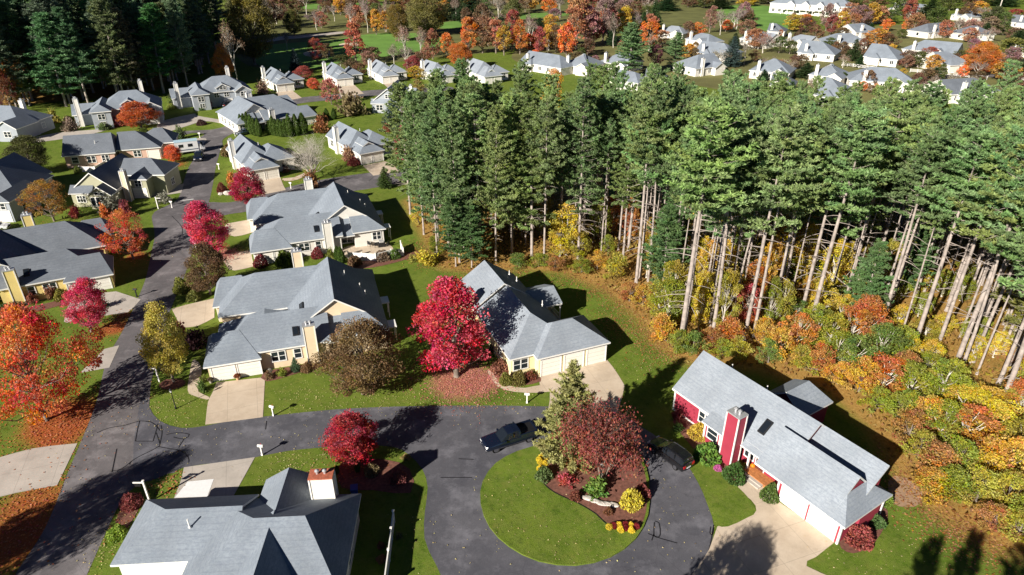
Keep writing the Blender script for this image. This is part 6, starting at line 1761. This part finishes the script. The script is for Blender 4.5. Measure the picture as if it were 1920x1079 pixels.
def fence(label, pts, h, rails=False, top=False, z=0.0, name="vinyl_fence"):
    P = [at(*p, h if top else 0)[:2] for p in pts]
    c = P[0]; root = thing(name, label, "fence", (c[0], c[1], z))
    Q = [p - c for p in P]
    pan = MB()
    def post(q): MB().box(q[0] - .07, q[0] + .07, q[1] - .07, q[1] + .07, 0, h + .12).box(q[0] - .1, q[0] + .1, q[1] - .1, q[1] + .1, h + .12, h + .18).build("post", 'vinyl', root)
    post(Q[0])
    for a, b_ in zip(Q, Q[1:]):
        d = b_ - a; L = np.linalg.norm(d); d /= L; n = np.array([-d[1], d[0]])
        k = max(1, int(round(L / 2.6)))
        def bar(s0, s1, z0, z1, t):
            A, B = a + d * s0, a + d * s1
            v = [(*(A - n * t), z0), (*(B - n * t), z0), (*(B + n * t), z0), (*(A + n * t), z0), (*(A - n * t), z1), (*(B - n * t), z1), (*(B + n * t), z1), (*(A + n * t), z1)]
            pan.faces(v, [(3, 2, 1, 0), (4, 5, 6, 7), (0, 1, 5, 4), (1, 2, 6, 5), (2, 3, 7, 6), (3, 0, 4, 7)])
        for i in range(k):
            s0, s1 = L * i / k + .07, L * (i + 1) / k - .07
            post(a + d * (L * (i + 1) / k))
            if rails:
                for zz in (.35, .7, 1.05): bar(s0, s1, zz * h / 1.2, zz * h / 1.2 + .13, .03)
            else:
                bar(s0, s1, .08, h - .1, .015); bar(s0, s1, h - .1, h + .02, .05); bar(s0, s1, .02, .08, .04)
                for j in range(1, 8): bar(s0 + (s1 - s0) * j / 8 - .012, s0 + (s1 - s0) * j / 8 + .012, .1, h - .1, .022)
    pan.build("panel" if not rails else "rail", 'vinyl', root)
fence("white panel fence round the patio of the white duplex", [(654, 487), (705, 490), (734, 482), (757, 480), (752, 466)], 1.25)
fence("long white fence running out beside the nearest house", [(737, 960), (733, 992), (728, 1032), (720, 1090)], 1.3, top=True)
fence("little white fence before the long rosy duplex", [(151, 323), (180, 323), (199, 312)], 1.2)
fence("white rail fence below the wide far house", [(1578, 124), (1610, 128), (1642, 132)], 1.25, True, name="rail_fence")
fence("longer white rail fence running below the great orange tree", [(1706, 136), (1760, 140), (1800, 145), (1850, 150)], 1.25, True, name="rail_fence")
fence("white rail fence at the far right edge", [(1868, 148), (1905, 152), (1935, 155)], 1.25, True, name="rail_fence")

def pot(x, y, label, col, leaf, h=.5, plant_w=.6):
    p = at(x, y, .04); root = thing("planter", label, "planter", p)
    MB().lathe([(.16, 0), (.22, h * .8), (.26, h * .82), (.26, h), (.2, h), (.19, h - .05)], 12).build("pot", plain("pot_" + label[:12], col, .7, .15), root)
    me = STOCK['mound'][0][0][0]
    o = bpy.data.objects.new("foliage", me); COL.objects.link(o); o.parent = root; o.location = (0, 0, h - .08); o.scale = (plant_w / 2, plant_w / 2, .36); o.color = (*leaf, 1)
pot(446, 712, "terracotta pot with rusty plant between the twin garage doors", (.55, .36, .2), (.32, .10, .03), .5, .7)
pot(396, 718, "stone pot at the left of the twin garage", (.4, .36, .3), (.16, .12, .06), .45, .6)
pot(508, 703, "white urn at the corner of the twin garage", (.8, .78, .74), (.5, .48, .42), .6, .5)

def bin_(x, y, label, col):
    p = at(x, y); root = thing("refuse_bin", label, "bin", p, .2)
    b = MB(); b.faces([(-.25, -.28, .08), (.25, -.28, .08), (.25, .28, .08), (-.25, .28, .08), (-.32, -.36, 1.0), (.32, -.36, 1.0), (.32, .36, 1.0), (-.32, .36, 1.0)], [(3, 2, 1, 0), (4, 5, 6, 7), (0, 1, 5, 4), (1, 2, 6, 5), (2, 3, 7, 6), (3, 0, 4, 7)])
    m = plain("bin_plastic", col, .5, .05)
    b.build("body", m, root, bevel=.02)
    MB().box(-.34, .34, -.38, .4, 1.0, 1.07).build("lid", m, root)
    for s_ in (-1, 1): MB().tube([(s_ * .24, .3, .1), (s_ * .3, .3, .1)], [.1, .1], 12).build("wheel", 'rubber', root)
bin_(666, 930, "blue wheeled bin behind the nearest house", (.02, .08, .3))

def chair(x, y, label, rot):
    p = at(x, y, .06); root = thing("patio_chair", label, "chair", p, rot)
    MB().box(-.28, .28, -.28, .28, .38, .46).build("seat", 'black', root)
    MB().box(-.28, .28, .24, .32, .46, 1.0).build("backrest", 'black', root)
    for a in (-.25, .25):
        for c in (-.25, .25): MB().box(a - .025, a + .025, c - .025, c + .025, 0, .38).build("leg", 'black', root)
chair(694, 462, "black patio chair nearest the glass doors of the white duplex", 2.6)
chair(706, 464, "middle black patio chair before the white duplex wall", 3.4)
chair(727, 462, "black patio chair at the outer end of the white duplex wall", 4.2)
p_ = at(716, 463, .06); g_ = thing("barbecue", "black barbecue among the patio chairs of the white duplex", "barbecue", p_, .3)
MB().box(-.55, .55, -.3, .3, .1, .82).build("cart", 'black', g_); MB().box(-.4, .4, -.28, .28, .82, 1.15).build("lid", 'metal', g_, bevel=.05)
for a in (-.45, .45): MB().tube([(a, -.26, .08), (a, .26, .08)], [.08, .08], 8).build("wheel", 'rubber', g_)

def pumpkin(x, y, z, label, r=.24):
    p = at(x, y, z); root = thing("pumpkin", label, "pumpkin", p)
    b = MB(); n, k = 20, 8
    v = [(r * math.sin(math.pi * (i + .3) / (k + .3)) * (1 + .08 * math.cos(8 * 2 * math.pi * j / n)) * math.cos(2 * math.pi * j / n), r * math.sin(math.pi * (i + .3) / (k + .3)) * (1 + .08 * math.cos(8 * 2 * math.pi * j / n)) * math.sin(2 * math.pi * j / n), r * .8 * (1 - math.cos(math.pi * (i + .3) / (k + .3))) ) for i in range(k + 1) for j in range(n)]
    b.faces(v, [(i * n + j, i * n + (j + 1) % n, (i + 1) * n + (j + 1) % n, (i + 1) * n + j) for i in range(k) for j in range(n)])
    b.build("shell", plain("pumpkin_skin", (.72, .22, .01), .45, .1), root, True)
    MB().tube([(0, 0, r * 1.5), (.02, 0, r * 1.9)], [.04, .025], 6).build("stem", 'bark', root)
pumpkin(1411, 876, .36, "orange pumpkin on the wooden porch of the red house")

def rock(x, y, label, group, sx, sy, sz, seed, z=0.0, rot=0.):
    p = at(x, y, z); r = rnd(seed)
    b = MB(); n, k = 9, 5
    v = []
    for i in range(k + 1):
        for j in range(n):
            q = math.sin(math.pi * (i + .2) / (k + .4)) ** .6; w = 1 + r.uniform(-.18, .18)
            v.append((sx * q * w * math.cos(2 * math.pi * j / n), sy * q * w * math.sin(2 * math.pi * j / n), sz * (.5 - .5 * math.cos(math.pi * i / k)) * (1 + r.uniform(-.1, .1))))
    b.faces(v, [(i * n + j, i * n + (j + 1) % n, (i + 1) * n + (j + 1) % n, (i + 1) * n + j) for i in range(k) for j in range(n)] + [tuple(k * n + j for j in range(n))])
    o = b.build("rock", 'stone'); o.location = p; o.rotation_euler = (0, 0, rot)
    tag(o, label, "rock", group)
for i, (x, y) in enumerate([(1103, 936), (1115, 941), (1128, 946), (1140, 947), (1150, 948)]):
    rock(x, y, "flat pale stone in the little row on the island mulch", "flat pale stones on the island", .55, .28, .22, 30 + i, .17, -.3)
rock(414, 366, "small pale boulder at the lane corner nearest the rust ball", None, .5, .4, .5, 41)
rock(428, 366, "large pale mottled boulder under the crimson corner maple", None, .95, .6, .8, 42)
rock(437, 362, "pale boulder against the crimson corner maple's trunk", None, .6, .5, .6, 43)

p_ = at(476, 216); g_ = thing("yellow_sign", "small yellow lawn sign behind the short arborvitae row", "sign", p_)
MB().box(-.5, .5, -.03, .03, .5, 1.5).build("board", plain("sign_yellow", (.75, .55, .01), .5, .03), g_); MB().box(-.04, .04, -.04, .04, 0, .5).build("post", 'trim', g_)

p_ = at(1868, 36); g_ = thing("utility_pole", "wooden utility pole with crossarms at the top right", "utility pole", p_)
MB().lathe([(.35, 0), (.28, 13)], 8).build("pole", 'bark_pale', g_)
for zz in (11.2, 12.4): MB().box(-2.2, 2.2, -.12, .12, zz, zz + .3).build("crossarm", 'bark_pale', g_)

# ------------------------------------------------------------------ fallen leaves: nobody could count them
def fallen(name, label, col, spots, seed, size=.17, paved=1.0):
    r = rnd(seed); L = Leaves(seed + 1)
    X, Y = [], []
    for x, y, rad, n in spots:
        q = r.normal(0, rad * .55, (n, 2)); X.append(x + q[:, 0]); Y.append(y + q[:, 1])
    x, y = np.concatenate(X), np.concatenate(Y)
    pv = np.zeros(len(x), bool)
    for P in PAVED: pv |= inside(P, x, y)
    k = ~pv | (r.random(len(x)) < paved); x, y = x[k], y[k]; n = len(x)
    isl = poly_dist([tuple(p) for p in ISLW], x, y) > 0
    z = np.where(isl, .19, .05) + r.uniform(0, .03, n)
    ax = np.stack([r.normal(0, 1, n), r.normal(0, 1, n), r.normal(0, .12, n)], 1)
    a = unit(ax); b_ = unit(np.cross(a, np.stack([r.normal(0, .25, n), r.normal(0, .25, n), np.ones(n)], 1)))
    s_ = size * r.uniform(.6, 1.3, n)[:, None]
    L.c.append(np.stack([x, y, z], 1)); L.u.append(a * s_); L.w.append(b_ * s_ * .75); L.t.append(tints(r, n, sd=(.2, .2, .15)))
    o = bpy.data.objects.new(name, L.mesh(name)); COL.objects.link(o); o.color = (*col, 1)
    tag(o, label, None, None, 'stuff')
rr_ = rnd(3)
scat = lambda pts, rad, n: [(*at(*p)[:2], rad, n) for p in pts]
fallen("fallen_leaves", "orange-red fallen leaves drifted under the maples at the left", (.52, .16, .045),
       [(x, y, r_ * 1.15, int(150 * s_ * r_)) for x, y, r_, s_ in LITTER if s_ > .15] + scat([(60, 1000), (150, 800), (30, 960), (100, 930)], 6, 420), 11, .19, .05)
fallen("fallen_leaves", "pink fallen leaves under the crimson and magenta maples", (.60, .22, .17), [(x, y, r_, int(420 * r_)) for x, y, r_, s_ in PINK], 12, .18)
fallen("fallen_leaves", "pale yellow fallen leaves dotted over lawns and asphalt", (.60, .50, .22),
       scat([(330, 760), (330, 790), (300, 760)], 2.6, 110) + scat([(560, 740), (620, 750), (700, 750), (780, 745), (850, 735), (950, 748)], 3.2, 130) + scat([(560, 860), (600, 850), (520, 880)], 2.6, 90) + scat([(1000, 900), (960, 980), (1050, 1030), (1130, 1030), (940, 920)], 3, 60)
       + scat([(1220, 640), (1180, 600), (1200, 690), (1150, 560)], 4, 120) + scat([(250, 780), (200, 820), (200, 900), (160, 950), (120, 1040), (300, 850), (400, 830), (550, 810), (700, 790), (900, 790), (820, 980), (860, 1050), (1260, 980), (1290, 1020), (1250, 900), (300, 560), (290, 640), (320, 480)], 3.5, 34) + scat([(215, 1000), (205, 1030), (240, 950), (320, 900)], 1.6, 70) + scat([(1680, 1000), (1620, 1050), (1760, 1040)], 4, 60), 13, .125, .6)
fallen("fallen_leaves", "tawny fallen leaves along the edge between lawn and wood", (.42, .20, .06), scat([(790, 470), (810, 490), (880, 510), (960, 515), (1060, 520), (1120, 545), (1170, 580), (1210, 630), (1240, 665), (1160, 610), (1700, 900), (1740, 960), (1800, 1000), (1850, 1030)], 3.4, 500), 14, .2)

# trees that stand outside the picture and throw their shade into it
for x, y, h, w, k, c, lb in [(-53, 27, 15.5, 8, 'maple', (.4, .1, .03), "broad tree out of view whose shade crosses the main road"),
                             (-57, 24, 13, 7, 'maple', (.4, .1, .03), "smaller tree out of view whose shade crosses the main road"),
                             (5.0, 21.2, 13, 7, 'maple', (.2, .2, .05), "tree out of view shading the red house drive"),
                             (9.2, 8.4, 21, 5.5, 'pine_lush', PINE, "pine out of view shading the near corner lawn"),
                             (12.2, 8.6, 21.5, 5, 'pine_lush', PINE, "second pine out of view shading the near corner lawn"),
                             (15.2, 6.0, 24, 9, 'pine_lush', PINE, "dense pine out of view shading the wood edge")]:
    plant("maple_tree" if k == 'maple' else "pine_tree", lb, "tree", k, (x, y), h, w, c)
